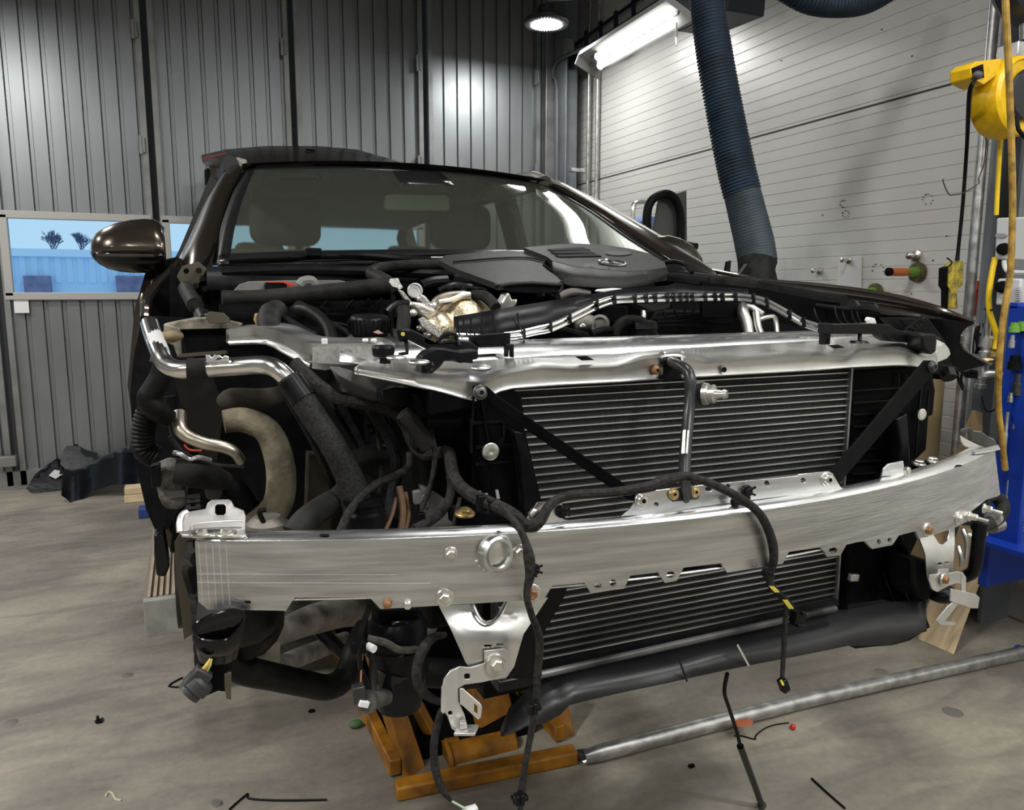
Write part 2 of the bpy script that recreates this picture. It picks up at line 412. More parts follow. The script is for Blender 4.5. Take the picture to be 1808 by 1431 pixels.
# the way the solid wall closes left of the leaves and above
struct('wall_back', MB().box((-5.0, BY + .05, 2.35), (2.1, .1, 4.9)).box((-1.4, BY + .08, 4.72), (9.3, .1, .1)), CLAD, smooth=0)
# steel column and corner cladding where the doors meet the white wall
struct('trim_3', MB().box((2.92, BY - .02, 2.36), (.13, .09, 4.7)).box((3.12, BY + .04, 2.36), (.3, .05, 4.7)), FRAMEG, smooth=0, bevel=.005)
cl = MB().box((3.0, 5.9, 2.36), (.14, .03, 4.7)).box((2.925, 5.9, 2.36), (.014, .2, 4.7))
tag(cl.build('steel_column', COLM, bevel=.002), 'dark steel column in the corner beside the folding doors', 'column')
# sheet hanging on the lower door leaf
pp = MB().box((PX(37, 541, 0).x, 0, 0), (0, 0, 0)); pp = MB()
c0 = P(38, 541, BY - .03); pp.box(c0, (.085, .004, .09))
tag(pp.build('paper_notice', PAPER, smooth=0), 'small white paper notice stuck on grey door below the window', 'notice')

# ------------------------------------------------------------------ the car: body shell
CXM = .74
car = thing('car', 'dark bronze estate car, front stripped to aluminium beam and radiator, raised on lift', 'car', (CXM, 2.4, .47))
def part(mb, name, m, parent=None, **k): return mb.build(name, m, parent if parent is not None else car, **k)
def quadrow(L, M, R, n=15):
    out = []
    for i in range(n):
        t = i / (n - 1); l0 = 2 * (t - .5) * (t - 1); l1 = 4 * t * (1 - t); l2 = 2 * t * (t - .5)
        out.append(L * l0 + M * l1 + R * l2)
    return out
# windscreen surface rows from base to top
WB = [(P(375, 468, 2.12), P(851, 458, 1.93), P(1195, 470, 2.12)), (P(389, 405, 2.33), P(800, 400, 2.16), P(1118, 422, 2.33)),
      (P(408, 350, 2.56), P(760, 345, 2.40), P(1046, 372, 2.56)), (P(432, 298, 2.8), P(724, 299, 2.68), P(966, 328, 2.8))]
def ws(t, s):
    rows = [quadrow(*r, n=41) for r in WB]
    return rows
rows = []
for i in range(4): rows.append(quadrow(*WB[i], n=33))
fine = []
for k in range(33):
    col, _ = catmull([rows[i][k] for i in range(4)], [0] * 4, 6); fine.append(col)
fine = [list(r) for r in zip(*fine)]          # 19 rows x 33
gl = MB().grid(fine)
part(gl, 'windscreen', GLASSD, solid=.004, label='tinted windscreen glass')
def off(q, d): return q + Vector((0, -1, .35)).normalized() * d
nr, nc = len(fine), len(fine[0])
fb = MB()
inn = lambda r, c: off(fine[r][c], .004)
def sub(rr, cc): return [[inn(r, c) for c in cc] for r in rr]
fb.grid(sub(range(0, 3), range(nc))); fb.grid(sub(range(nr - 2, nr), range(nc)))
fb.grid(sub(range(nr), range(0, 2))); fb.grid(sub(range(nr), range(nc - 2, nc)))
fb.grid(sub(range(nr - 5, nr), range(14, 20)))
part(fb, 'windscreen_black_border', mat('frit_border', (.012, .013, .013), .25), solid=.001, label='black printed windscreen edge')
# roof
r0 = quadrow(P(430, 290, 2.79), P(724, 289, 2.67), P(970, 320, 2.79), 25)
r00 = quadrow(*WB[3], n=25)
roofrows = [[q + Vector((0, .012, .002)) for q in r00], r0]
for (dy, dz) in ((.25, .022), (.8, .035), (1.5, .02), (2.1, -.01)): roofrows.append([q + Vector((0, dy, dz)) for q in r0])
part(MB().grid(roofrows), 'roof', PAINT, solid=.01)
rr = MB()
part(MB().prism([P(x, y, 2.8) for x, y in [(411, 302), (416, 286), (423, 279), (435, 281), (437, 286), (430, 303)]], (0, .12, .01)).bar((.2, 2.9, 1.80), (.2, 4.6, 1.80), .02, .02), 'roof_rail', mat('satin_rail', (.30, .29, .265), .5, .6), bevel=.006)
part(MB().tube([P(1003, 338, 2.74), P(962, 318, 2.85), P(925, 311, 3.0), (1.33, 3.7, 1.845), (1.33, 4.6, 1.82)], [.012, .018, .016, .014, .014], 10, 4), 'roof_rail', mat('satin_rail'))
# pillars beside the glass
def pillar(inner, outer, bulge):
    I = pts3(inner); Oo = pts3(outer); I, _ = catmull(I, [0] * len(I), 5); Oo, _ = catmull(Oo, [0] * len(Oo), 5)
    g = []
    for a, b in zip(I, Oo):
        row = []
        for k in range(7):
            t = k / 6; row.append(a.lerp(b, t) + bulge * math.sin(math.pi * t))
        g.append(row)
    return MB().grid(g)
part(pillar([(432, 296, 2.79), (405, 345, 2.58), (388, 400, 2.35), (377, 455, 2.15), (372, 500, 2.05)],
            [(404, 300, 2.95), (362, 365, 2.75), (338, 420, 2.5), (319, 458, 2.32), (309, 500, 2.2)], Vector((-.006, -.035, .02))), 'windscreen_pillar', PAINT, solid=.01)
part(pillar([(966, 326, 2.79), (1046, 370, 2.56), (1118, 419, 2.33), (1190, 464, 2.14), (1240, 500, 2.02)],
            [(982, 326, 2.95), (1070, 367, 2.75), (1140, 404, 2.5), (1196, 438, 2.35), (1262, 486, 2.15)], Vector((.008, -.03, .01))), 'windscreen_pillar', PAINT, solid=.01)
sl = MB().tube(pts3([(424, 308, 2.77), (404, 345, 2.60), (388, 398, 2.38), (377, 440, 2.2), (360, 470, 2.1), (342, 478, 2.06)]), .008, 8, 3)
part(sl, 'windscreen_seal', BLKG)
part(MB().tube(pts3([(974, 331, 2.76), (1050, 376, 2.55), (1122, 423, 2.32), (1200, 473, 2.12), (1232, 492, 2.05)]), .009, 8, 3), 'windscreen_seal', BLKG)
# body sides, belt panels, pillars, floor pan, tail
for sgn in (-1, 1):
    X = CXM + sgn * .86
    d = MB().grid([[Vector((X + sgn * bz, y, z)) for (z, bz) in ((.62, -.06), (.8, .0), (1.1, .02), (1.3, -.01), (1.42, -.05))] for y in (2.3, 3.0, 3.8, 4.6, 5.1)])
    part(d, 'door_panel', PAINT, solid=.03)
    xr = CXM + sgn * .575
    pl = MB().bar((xr, 3.2, 1.76), (X - sgn * .13, 3.32, 1.42), .06, .09).bar((xr, 4.1, 1.76), (X - sgn * .10, 4.3, 1.42), .06, .10).bar((xr, 4.9, 1.74), (X - sgn * .10, 5.2, 1.42), .06, .16)
    pl.tube([(xr, 2.78, 1.768), (xr, 3.6, 1.78), (xr, 4.9, 1.755)], .028, 8, 2)
    part(pl, 'window_pillars', mat('dark_pillar_trim', (.02, .02, .019), .6))
part(MB().box((CXM, 3.7, .64), (1.55, 2.9, .05)).box((CXM, 2.24, 1.02), (1.45, .04, .78)).box((CXM, 5.15, .95), (1.5, .06, .6)), 'floor_pan_and_bulkhead', BLKM)
tg = MB()
tt = [(357, 278), (400, 268), (470, 262), (560, 262), (630, 268), (690, 285), (735, 301)]
tg.grid([[P(x, y, 5.45) for x, y in tt], [P(x, y + 6, 5.36) for x, y in tt], [P(x * .92 + 40, y + 14, 5.1) for x, y in tt], [P(x * .9 + 50, 300, 4.85) for x, y in tt], [Vector((.17 + 1.13 * i / 6, 4.75, 1.80)) for i in range(7)]])
tgo = part(tg, 'tailgate', PAINTI, solid=.03)
MB().prism([P(356, 280, 5.3), P(400, 270, 5.3), P(402, 274, 5.3), P(357, 285, 5.3)], (0, .02, 0)).build('tail_light', mat('red_lamp', (.3, .02, .02), .3), tgo)
MB().prism([P(361, 300, 5.2), P(368, 296, 5.2), P(384, 322, 5.2), (P(370, 338, 5.2)), (P(362, 325, 5.2))], (0, .25, 0)).build('tailgate_side', BLKG, tgo)
MB().cyl(P(540, 268, 5.2), P(555, 270, 5.2), .02).build('wiper_motor_cap', BLKG, tgo)
# cabin
dash = MB().grid([[P(385, 470, 2.2), P(800, 463, 2.0), P(1190, 470, 2.2)], [P(400, 455, 2.6), P(800, 452, 2.6), P(1110, 455, 2.6)], [P(400, 520, 2.7), P(800, 520, 2.7), P(1110, 520, 2.7)]])
part(dash, 'dashboard', INTER, solid=.01)
for x in (.38, 1.1):
    s = MB().box((x, 3.15, 1.2), (.50, .12, .62)).box((x, 3.17, 1.62), (.27, .10, .19))
    part(s, 'front_seat', SEAT, bevel=.05, bseg=4)
part(MB().box((CXM, 4.05, 1.15), (1.25, .14, .6)).box((.36, 4.08, 1.52), (.24, .08, .14)).box((1.12, 4.08, 1.52), (.24, .08, .14)), 'rear_seat', SEAT, bevel=.04, bseg=3)
part(MB().grid([[Vector((CXM - .52, y, z)), Vector((CXM, y - .03, z + .01)), Vector((CXM + .52, y, z))] for y, z in ((2.78, 1.735), (3.6, 1.76), (4.8, 1.73))]), 'headliner', mat('headliner', (.12, .115, .1), .9), solid=.01)
im = MB().sheet([(682, 347), (688, 344), (785, 345), (793, 349), (794, 371), (788, 374), (684, 373), (680, 370)], [], lambda x, y: P(x, y, 2.55), (0, .03, 0), 20)
part(im, 'interior_mirror', mat('mirror_reflection_grey', (.34, .35, .30), .5), bevel=.004)  # pale grey stands in for the mirror's reflection
part(MB().sheet([(670, 303), (815, 310), (812, 322), (770, 334), (705, 332), (678, 318)], [], lambda x, y: P(x, y, 2.72), (0, .03, 0), 20).tube(pts3([(738, 330, 2.7), (738, 348, 2.57)]), .012), 'sensor_housing', mat('sensor_grey', (.10, .10, .088), .6), bevel=.005)
0 and part(MB().tube([(.36 + .19 * math.cos(a), 2.62 + .05 * math.sin(a), 1.36 + .17 * math.sin(a)) for a in np.linspace(0, 6.283, 20)], .014, 8, 0), 'steering_wheel', INTER)
# door mirrors
def mirror(st, Yc, ry, a0, a1, yc, name, m, parent=None, n=14):
    g = []
    for (x, yt, yb) in st:
        row = []
        for k in range(n + 1):
            a = a0 + (a1 - a0) * k / n; c = P(x, yc(x), Yc)
            up = (P(x, yt, Yc) - c).length; dn = (P(x, yb, Yc) - c).length; s_ = math.sin(a)
            row.append(c + Vector((0, -math.cos(a) * ry * min(1, (up + dn) * 9), (up if s_ > 0 else dn) * s_)))
        g.append(row)
    return part(MB().grid(g), name, m, parent, solid=.004)
stL = [(162, 438, 447), (166, 424, 457), (175, 412, 466), (190, 403, 474), (210, 395, 479), (235, 390, 481), (258, 388, 481), (275, 389, 480), (285, 394, 478), (290, 402, 474), (291, 415, 470)]
mroot = mirror(stL, 2.3, .085, 0, math.pi, lambda x: 448 + (x - 162) * .02, 'door_mirror', PAINT)
mirror(stL, 2.3, .085, math.pi, 2 * math.pi, lambda x: 448 + (x - 162) * .02, 'mirror_lower_shell', BLKG, mroot)
MB().tube(pts3([(170, 450, 2.22), (215, 451, 2.205), (272, 452, 2.21)]), .004, 6, 2).build('mirror_trim_line', mat('lamp_strip', (.04, .035, .03), .15, coat=.3), mroot)
MB().tube(pts3([(262, 474, 2.32), (292, 470, 2.36), (316, 466, 2.4)]), [.02, .018, .02], 8, 3).build('mirror_arm', BLKG, mroot)
MB().prism([P(286, 398, 2.37), P(290, 402, 2.37), P(288, 472, 2.37), P(240, 478, 2.37), P(240, 392, 2.37)], (0, .01, 0)).build('mirror_frame', BLKG, mroot)
stR = [(1146, 425, 470), (1155, 419, 474), (1175, 416, 478), (1195, 421, 482), (1212, 431, 484), (1226, 446, 482), (1233, 462, 478)]
m2 = mirror(stR, 2.32, .07, 0, math.pi, lambda x: 458 + (x - 1150) * .1, 'door_mirror', PAINT)
mirror(stR, 2.32, .07, math.pi, 2 * math.pi, lambda x: 458 + (x - 1150) * .1, 'mirror_lower_shell', BLKG, m2)
# cowl, wipers
cw = MB()
xs = [365, 500, 650, 800, 950, 1100, 1215]
cw.grid([[P(x, 470 + abs(x - 790) * .006, 1.95 + .00000055 * (x - 800) ** 2) for x in xs], [P(x, 484, 1.88) for x in xs], [P(x, 490, 1.82) for x in xs], [P(x, 512, 1.80) for x in xs]])
part(cw, 'cowl_panel', BLKM, solid=.006)
part(MB().tube(pts3([(392, 482, 1.85), (520, 477, 1.83), (680, 480, 1.8), (800, 486, 1.78)]), .012, 8, 3), 'cowl_trim', BLK)
wp = part(MB().tube(pts3([(405, 462, 1.99), (480, 460, 1.95), (560, 452, 1.93), (640, 452, 1.9), (700, 457, 1.9), (760, 462, 1.87)]), [.005, .006, .009, .009, .011, .013], 8, 3), 'wiper_arm', BLK)
MB().box(P(553, 446, 1.9), (.035, .03, .02)).build('wiper_adapter', BLKM, wp, bevel=.003)
MB().tube(pts3([(405, 460, 1.96), (520, 455, 1.92), (700, 449, 1.9)]), .004, 6, 3).build('wiper_blade', RUB, wp)
wp = part(MB().tube(pts3([(720, 470, 1.84), (800, 462, 1.86), (900, 452, 1.88), (1010, 447, 1.92)]), [.013, .009, .007, .005], 8, 3), 'wiper_arm', BLK)
MB().tube(pts3([(700, 452, 1.9), (850, 448, 1.91), (1040, 447, 1.96)]), .004, 6, 3).build('wiper_blade', RUB, wp)
# left front edge: door edge, wheelhouse, hinge bracket
part(MB().tube(pts3([(316, 462, 2.25), (300, 482, 2.2), (280, 502, 2.15), (263, 525, 2.1), (258, 545, 2.06), (257, 560, 2.05)]), .012, 8, 3), 'wing_edge', PAINT)
part(MB().sheet([(312, 470), (330, 500), (345, 570), (300, 575), (260, 560), (266, 525), (290, 495)], [], lambda x, y: P(x, y, 2.12), (0, .03, 0), 20), 'hinge_panel', BLKP)
def arch(x, y): return P(x, y, 1.95 + .0006 * (300 - x))
part(MB().sheet([(250, 558), (330, 562), (345, 640), (330, 740), (335, 860), (300, 930), (287, 942), (274, 937), (258, 900), (244, 840), (234, 765), (230, 700), (235, 635), (246, 582)], [], arch, (0, .03, 0), 25), 'wheelhouse_liner', BLKM)
part(MB().sheet([(345, 560), (700, 560), (960, 720), (960, 945), (640, 975), (300, 975), (330, 740)], [], lambda x, y: P(x, y, 1.99), (0, .03, 0), 60), 'wheelhouse_backing', BLKM)  # black backing sheet, added to block light behind the arch
part(MB().grid([[P(x, 505 + (x - 300) * 0, 1.75), P(x, 560, 1.72)] for x in (300, 400)]), 'wing_gutter', BLKP, solid=.004) if False else None
hb = MB().sheet([(322, 470), (350, 462), (366, 475), (352, 500), (338, 520), (322, 505), (312, 488)], [circ(329, 479, 5)], lambda x, y: P(x, y, 1.98), (0, .008, 0), 12)
part(hb, 'bonnet_hinge_bracket', mat('dark_olive_steel', (.1, .09, .065), .4, .5), bevel=.001)
for q in ((351, 478), (358, 492), (346, 505), (362, 510), (340, 540), (352, 526)):
    MB().cyl(P(q[0], q[1], 1.97), P(q[0], q[1], 1.94), .007, n=8).build('fixing_clip', BLKG, car)
gs = part(MB().cyl(P(328, 510, 1.93), P(345, 540, 1.74), .017), 'bonnet_gas_strut', RUBG)
MB().cyl(P(345, 540, 1.74), P(358, 560, 1.60), .0065).build('strut_rod', mat('chrome', (.8, .8, .8), .08, 1), gs)
MB().cyl(P(356, 557, 1.62), P(362, 570, 1.55), .015).build('ball_socket', BLK, gs)
# right wing seen from inside, with its gutter and pointed headlamp cut-out
wg = MB()
top = [(1205, 470, 2.3), (1260, 487, 2.1), (1340, 496, 1.9), (1450, 507, 1.65), (1560, 522, 1.45), (1650, 545, 1.3), (1718, 571, 1.22)]
low = [(1195, 500, 2.1), (1260, 512, 1.95), (1340, 520, 1.78), (1450, 540, 1.55), (1560, 556, 1.38), (1650, 566, 1.27), (1718, 573, 1.215)]
T3, _ = catmull(pts3(top), [0] * 7, 4); L3, _ = catmull(pts3(low), [0] * 7, 4)
wg.grid([[a, a.lerp(b, .35) + Vector((-.01, -.01, .004)), a.lerp(b, .4) + Vector((0, 0, -.006)), b] for a, b in zip(T3, L3)])
part(wg, 'wing_inner_flange', PAINTI, solid=.006)
part(MB().tube(pts3([(1205, 468, 2.3), (1340, 494, 1.9), (1450, 505, 1.65), (1560, 520, 1.45), (1650, 543, 1.3), (1720, 571, 1.22)]), .007, 8, 4), 'wing_edge', PAINT)
part(MB().tube(pts3([(1188, 487, 1.95), (1260, 497, 1.8), (1343, 507, 1.64)]), .019, 10, 4), 'rubber_gutter_seal', RUBG)
part(MB().tube(pts3([(1343, 507, 1.62), (1400, 518, 1.52), (1462, 530, 1.42), (1490, 533, 1.38)]), .017, 10, 3), 'gutter_extension', RUB)
for q in ((1488, 540), (1512, 545), (1545, 550), (1573, 556)):
    part(MB().tube(pts3([(q[0], q[1] - 12, 1.42), (q[0] + 4, q[1] - 4, 1.4), (q[0], q[1] + 4, 1.4)]), .004, 6, 3), 'wing_clip', DARKSTEEL)
part(MB().tube(pts3([(1440, 540, 1.38), (1500, 548, 1.33), (1530, 548, 1.3), (1548, 552, 1.3)]), [.006, .008, .016, .010], 8, 3), 'bonnet_support_bracket', BLKM)
def wf(x, y): return P(x, y, 1.2 + max(0, (1660 - x)) * .0016)
wo = [(1500, 558), (1580, 556), (1650, 562), (1725, 573), (1712, 580), (1700, 590), (1697, 605), (1700, 620), (1715, 640), (1746, 641), (1743, 645), (1710, 655), (1690, 660), (1675, 655), (1640, 640), (1560, 600), (1500, 590)]
wo = [(1500, 556), (1590, 557), (1680, 565), (1727, 573), (1712, 579), (1701, 586), (1696, 597), (1698, 610), (1708, 622), (1746, 643), (1715, 652), (1688, 658), (1668, 664), (1630, 655), (1560, 600), (1500, 585)]
part(MB().sheet(wo, [], wf, (0, .012, 0), 18), 'headlamp_opening_panel', BLKP, bevel=.001)
part(MB().tube(pts3([(1727, 573, 1.2), (1708, 580, 1.2), (1697, 595, 1.2), (1700, 614, 1.2), (1722, 630, 1.2), (1747, 643, 1.2)]), .0035, 6, 4), 'wing_edge_trim', PAINT)
part(MB().prism([P(x, y, 1.14) for x, y in [(1585, 562), (1640, 562), (1668, 600), (1680, 640), (1690, 660), (1682, 672), (1670, 672), (1660, 650), (1640, 620)]], (0, .05, 0)), 'headlamp_bracket', BLKM, bevel=.003)
part(MB().prism([P(x, y, 1.08) for x, y in [(1648, 640), (1690, 648), (1694, 655), (1665, 662), (1640, 662)]], (0, .05, 0)), 'headlamp_bracket', BLKM, bevel=.003)
part(MB().tube(pts3([(1672, 655, 1.06), (1676, 668, 1.05)]), .014, 10, 0), 'bracket_bush', BLK)
part(MB().tube(pts3([(1690, 655, 1.15), (1692, 670, 1.15), (1700, 688, 1.15)]), .003, 6, 3).tube(pts3([(1700, 655, 1.15), (1697, 672, 1.15), (1701, 684, 1.15)]), .003, 6, 3), 'loose_wire', RUB)

# ------------------------------------------------------------------ the car: front structure
ZB = CZ - .295
def beamY(X): return .802 + .32 * (X - .70) ** 2
def bf(x, y): return PS(x, y, beamY)
def bpt(x, y, out=0.): q = PS(x, y, lambda X: beamY(X) - out); return q
def bnorm(q): d = Vector((-.64 * (q.x - .70) * 1, 1, 0)); return Vector((.64 * (q.x - .70), -1, 0)).normalized()
topx = []
for X in np.linspace(-.005, 1.395, 26):
    q = Vector((X, beamY(X), ZB)) - O; dd = q.dot(FW); topx.append((CXP + F_PX * q.dot(RT) / dd, CYP - F_PX * q.dot(UP) / dd))
bot = [(1766, 874), (1761, 877), (1741, 883), (1727, 894), (1715, 904), (1708, 921), (1683, 934), (1623, 952), (1617, 938), (1587, 946), (1576, 963), (1540, 970), (1527, 956),
       (1496, 960), (1484, 981), (1461, 984), (1450, 967), (1393, 975), (1382, 996), (1284, 1012), (1274, 995), (1207, 1003), (1195, 1026), (1174, 1030),
       (1162, 1011), (1113, 1017), (1102, 1040), (1043, 1047), (1032, 1030), (1000, 1033), (975, 1035), (960, 1059), (672, 1076), (652, 1055), (520, 1056), (505, 1079), (367, 1077), (350, 1063)]
holes = [rrect(430, 1061, 443, 1068), rrect(1049, 1030, 1062, 1039), rrect(1077, 1024, 1088, 1036), rrect(1177, 1010, 1192, 1022), rrect(1464, 967, 1478, 977),
         circ(1552, 957, 3.5, 10, 5), circ(1571, 954, 4, 10, 4), circ(1334, 997, 3.5, 10)]
beam = part(MB().sheet(topx + bot, holes, bf, lambda q: -bnorm(q) * .004, 22), 'crash_beam', ALU, smooth=30, label='curved brushed aluminium crash beam')
# top skin and rear skin of the hollow beam
bb = MB(); Xs = np.linspace(-.005, 1.395, 40)
def bprof(X):
    n_ = -bnorm(Vector((X, 0, 0))); f_ = Vector((X, beamY(X), 0)); k = .036
    return [f_ + n_ * .001 + Vector((0, 0, ZB)), f_ + n_ * k + Vector((0, 0, ZB + .001)), f_ + n_ * k + Vector((0, 0, ZB - .075)), f_ + n_ * .003 + Vector((0, 0, ZB - .075))]
bb.grid([bprof(X) for X in Xs])
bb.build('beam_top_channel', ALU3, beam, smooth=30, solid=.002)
for X in (-.003, 1.394):
    q = bprof(X); MB().prism(q, (.004, 0, 0)).build('beam_end_plate', ALU, beam, smooth=0)
# holes in the top skin, scribed lines at the left end
MB().sheet(circ(573, 946, 9, 12, 2.2), [], lambda x, y: PZ(x, y, ZB + .0022), (0, 0, .0006), 30).build('slot', BLKM, beam, smooth=0)
MB().sheet(circ(1693, 823, 6, 12, 1.4), [], lambda x, y: PZ(x, y, ZB + .0022), (0, 0, .0006), 30).build('slot', BLKM, beam, smooth=0)
sc_ = MB()
for x0 in (351, 363, 375, 387, 399): sc_.tube([bf(x0, 962) + Vector((0, -.0002, 0)), bf(x0 + 3, 1010) + Vector((0, -.0002, 0)), bf(x0 + 7, 1068) + Vector((0, -.0002, 0))], .00028, 4, 0)
for y0 in (1014, 1029): sc_.tube([bf(x, y0 + (x - 350) * .004) + Vector((0, -.0002, 0)) for x in np.linspace(350, 760 if y0 == 1029 else 700, 20)], .0002, 4, 0)
sc_.build('scribed_lines', mat('scribe_line', (.66, .66, .64), .5, .4), beam, smooth=0)
def bolt(q, n, r, wr=0, m=ZINC, h=.008, parent=None, wm=None, hexa=True, torx=False, name='bolt'):
    n = Vector(n).normalized(); q = Vector(q); b = MB()
    if hexa: b.lathe([(r * .001, h), (r * .75, h), (r * .98, h * .82), (r, h * .2), (r, 0)][::-1], q, n, 6)
    else: b.lathe([(r, 0), (r, h * .5), (r * .8, h * .9), (r * .55, h)], q, n, 18)
    o = b.build(name, m, parent if parent is not None else car)
    if wr: MB().lathe([(wr, -.001), (wr, .0015), (wr * .93, .0025), (r, .0025)], q, n, 24).build('washer', wm or m, o)
    if torx: MB().lathe([(r * .38, h), (r * .38, h + .0006)], q, n, 6).build('socket', BLKM, o)
    return o
def bb_(x, y, r, wr=0, m=ZINC, **k): q = bf(x, y); return bolt(q, bnorm(q), r, wr, m, **k)
bb_(796, 978, .0065, .009); bb_(918, 974, .0065, .009)
bb_(785, 1056, .0075, .0115); bb_(938, 1048, .0075, .0125, RUSTB, wm=ZINC)
bb_(684, 1066, .0055, 0, RUSTB, hexa=False); bb_(720, 1067, .0055, 0, ZINC, hexa=False)
bb_(1636, 936, .0072, .012, RUSTB, wm=ZINC); bb_(1691, 915, .0075, .0125, ZINC)
for q in ((1711, 912), (1737, 898)):
    o = bb_(q[0], q[1], .007, .0095, ZINC, h=.014); MB().cyl(bf(*q), bf(*q) + Vector((.5, -.8, -.15)) * .032, .0038, n=10).build('stud', GALV, o)
# towing eye socket
q = bf(871, 977); n = Vector((.22, -1, .1)).normalized()
ts = MB().lathe([(.0225, -.002), (.0225, .012), (.0195, .0145), (.0165, .0145), (.0155, .010), (.0155, -.02), (.0001, -.02)], q, n, 32)
ts = part(ts, 'towing_eye_socket', ALU2)
MB().lathe([(.0148, .006), (.0125, .004), (.0122, -.015)], q + Vector((-.002, 0, .002)), n, 24).build('thread', ZINC, ts)
wl = MB()
for a in np.linspace(3.5, 6.2, 9): wl.ell(q + Vector((math.cos(a) * .0225, -.001, math.sin(a) * .0225)), (.0035, .002, .003), None, 8, 6)
wl.build('weld', ALU2, ts)
# end brackets on top of the beam
def platez(L, z, t, m, name, parent=None, holes=(), **k): return part(MB().sheet(L, list(holes), lambda x, y: PZ(x, y, z), (0, 0, t), 20), name, m, parent, **k)
ebm = mat('cast_bright_bracket', (.60, .595, .57), .4, .8, noise=30, var=.07)
e1 = platez([(330, 940), (428, 930), (434, 948), (426, 952), (322, 950), (317, 942)], ZB + .003, .004, ebm, 'beam_end_bracket', bevel=.001)
ups = [(317, 940), (317, 925), (320, 911), (327, 906), (363, 900), (367, 889), (374, 884), (404, 883), (409, 886), (414, 896), (431, 903), (434, 912), (433, 938), (400, 934), (340, 936)]
def epr(x, y): q = P(x, y, 1.0); return P(x, y, .955 + max(0, 945 - y) * .0010)
MB().sheet(ups, [rrect(380, 891, 399, 911, .2)], epr, (0, .003, 0), 12).build('bracket_wall', ebm, e1, bevel=.0008)
MB().tube(pts3([(318, 940, .95), (317, 926, .955), (321, 911, .965), (330, 905, .97)]), .004, 8, 3).build('bracket_lip', ebm, e1)
MB().tube(pts3([(338, 936, .962), (345, 926, .965), (400, 921, .968), (430, 920, .968)]), .0018, 8, 3).build('bracket_rib', ebm, e1)
for x in (356, 399):
    q = PZ(x, 944, ZB + .006); o = bolt(q, (0, 0, 1), .0068, .0125, ZINC, h=.007)
e2 = platez([(1715, 800), (1762, 788), (1766, 795), (1745, 800), (1722, 803)], ZB + .003, .003, ebm, 'beam_end_bracket', bevel=.0008)
def epr2(x, y): return P(x, y, .99 + max(0, (1765 - x)) * .0010)
MB().sheet([(1697, 772), (1696, 763), (1700, 758), (1714, 755), (1719, 761), (1734, 763), (1744, 771), (1755, 776), (1760, 784), (1761, 792), (1744, 792), (1727, 788), (1712, 780)], [rrect(1706, 763, 1711, 774, .1)], epr2, (0, .003, 0), 10).build('bracket_wall', ebm, e2, bevel=.0006)
MB().prism([P(x, y, .985) for x, y in [(1695, 769), (1710, 778), (1727, 786), (1742, 792), (1745, 798), (1720, 795), (1703, 788), (1697, 780)]], (0, .006, 0)).build('bracket_skirt', STEELG, e2)
# uprights welded behind the beam: centre bracket, small left and right brackets
def plateY(L, Y, t, m, name, parent=None, holes=(), step=20, **k): return part(MB().sheet(L, list(holes), lambda x, y: P(x, y, Y if not callable(Y) else Y(x, y)), (0, t, 0), step), name, m, parent, **k)
cb = plateY([(1098, 912), (1112, 900), (1135, 869), (1150, 867), (1250, 856), (1408, 841), (1410, 838), (1463, 833), (1470, 836), (1484, 860), (1495, 868), (1480, 880), (1250, 905)], .842, .003, ALU3, 'centre_bracket',
            holes=[circ(1159, 891, 4, 10), rrect(1245, 860, 1258, 868, .35), circ(1286, 859, 4, 8), rrect(1350, 849, 1359, 859, .3), rrect(1414, 844, 1423, 853, .3), [(1223, 870), (1228, 862), (1238, 862), (1244, 870), (1244, 874), (1223, 874)][::1]][:5], bevel=.0006)
bolt(P(1132, 884, .841), (0, -1, .1), .0085, .0105, ZINC, h=.007, hexa=False, torx=True)
bolt(P(1460, 847, .841), (0, -1, .1), .0085, .0105, ZINC, h=.007, hexa=False, torx=True)
# short bits of bracket near the feet of the radiator carrier
plateY([(930, 918), (950, 888), (990, 886), (999, 905), (998, 920), (930, 930)], .845, .003, ALU3, 'small_bracket')
plateY([(1556, 845), (1560, 828), (1568, 820), (1595, 814), (1600, 850), (1556, 856)], .875, .003, ALU3, 'small_bracket', bevel=.0005)
bolt(P(942, 908, .84), (0, -1, .1), .0078, 0, ZINC, h=.006, parent=car)
bolt(P(1599, 832, .86), (.2, -1, .1), .0075, 0, ZINC, h=.006, parent=car)
# bottom brackets hanging from the beam
Yb = .865
def lb(x, y):
    d = 0
    if y > 1080: d = .022 * math.sin(min(1, (y - 1078) / 60) * math.pi / 2) * (1 - min(1, abs((x - 868) / 95)) ** 3)
    return P(x, y, Yb - d + .0)
lbr = part(MB().sheet([(775, 1070), (838, 1067), (846, 1088), (858, 1097), (870, 1095), (880, 1085), (893, 1062), (968, 1056), (945, 1090), (925, 1120), (916, 1150), (908, 1178), (893, 1199), (845, 1204), (822, 1170), (800, 1120)], [rrect(855, 1139, 869, 1143, .2), rrect(877, 1137, 889, 1141, .2)], lb, (0, .003, 0), 10), 'beam_bracket', ALU2, smooth=50, bevel=.0008)
MB().tube(pts3([(836, 1068, .862), (846, 1090, .852), (858, 1100, .847), (871, 1099, .847), (883, 1088, .852), (895, 1064, .862)]), .0022, 8, 4).build('bracket_rim', ALU2, lbr)
bk = MB()
bk.sheet([(855, 1150), (890, 1146), (900, 1155), (903, 1183), (896, 1196), (850, 1206), (820, 1210), (795, 1225), (786, 1250), (784, 1262), (779, 1258), (780, 1215), (795, 1185), (812, 1178), (830, 1180), (856, 1172)], [rrect(820, 1190, 830, 1200, .2)], lambda x, y: P(x, y, .838 + max(0, (820 - x)) * -.0003), (0, .0025, 0), 10)
hk = part(bk, 'hooked_bracket', STEELG, smooth=50, bevel=.0006, label='thin grey stamped bracket with hooked tail')
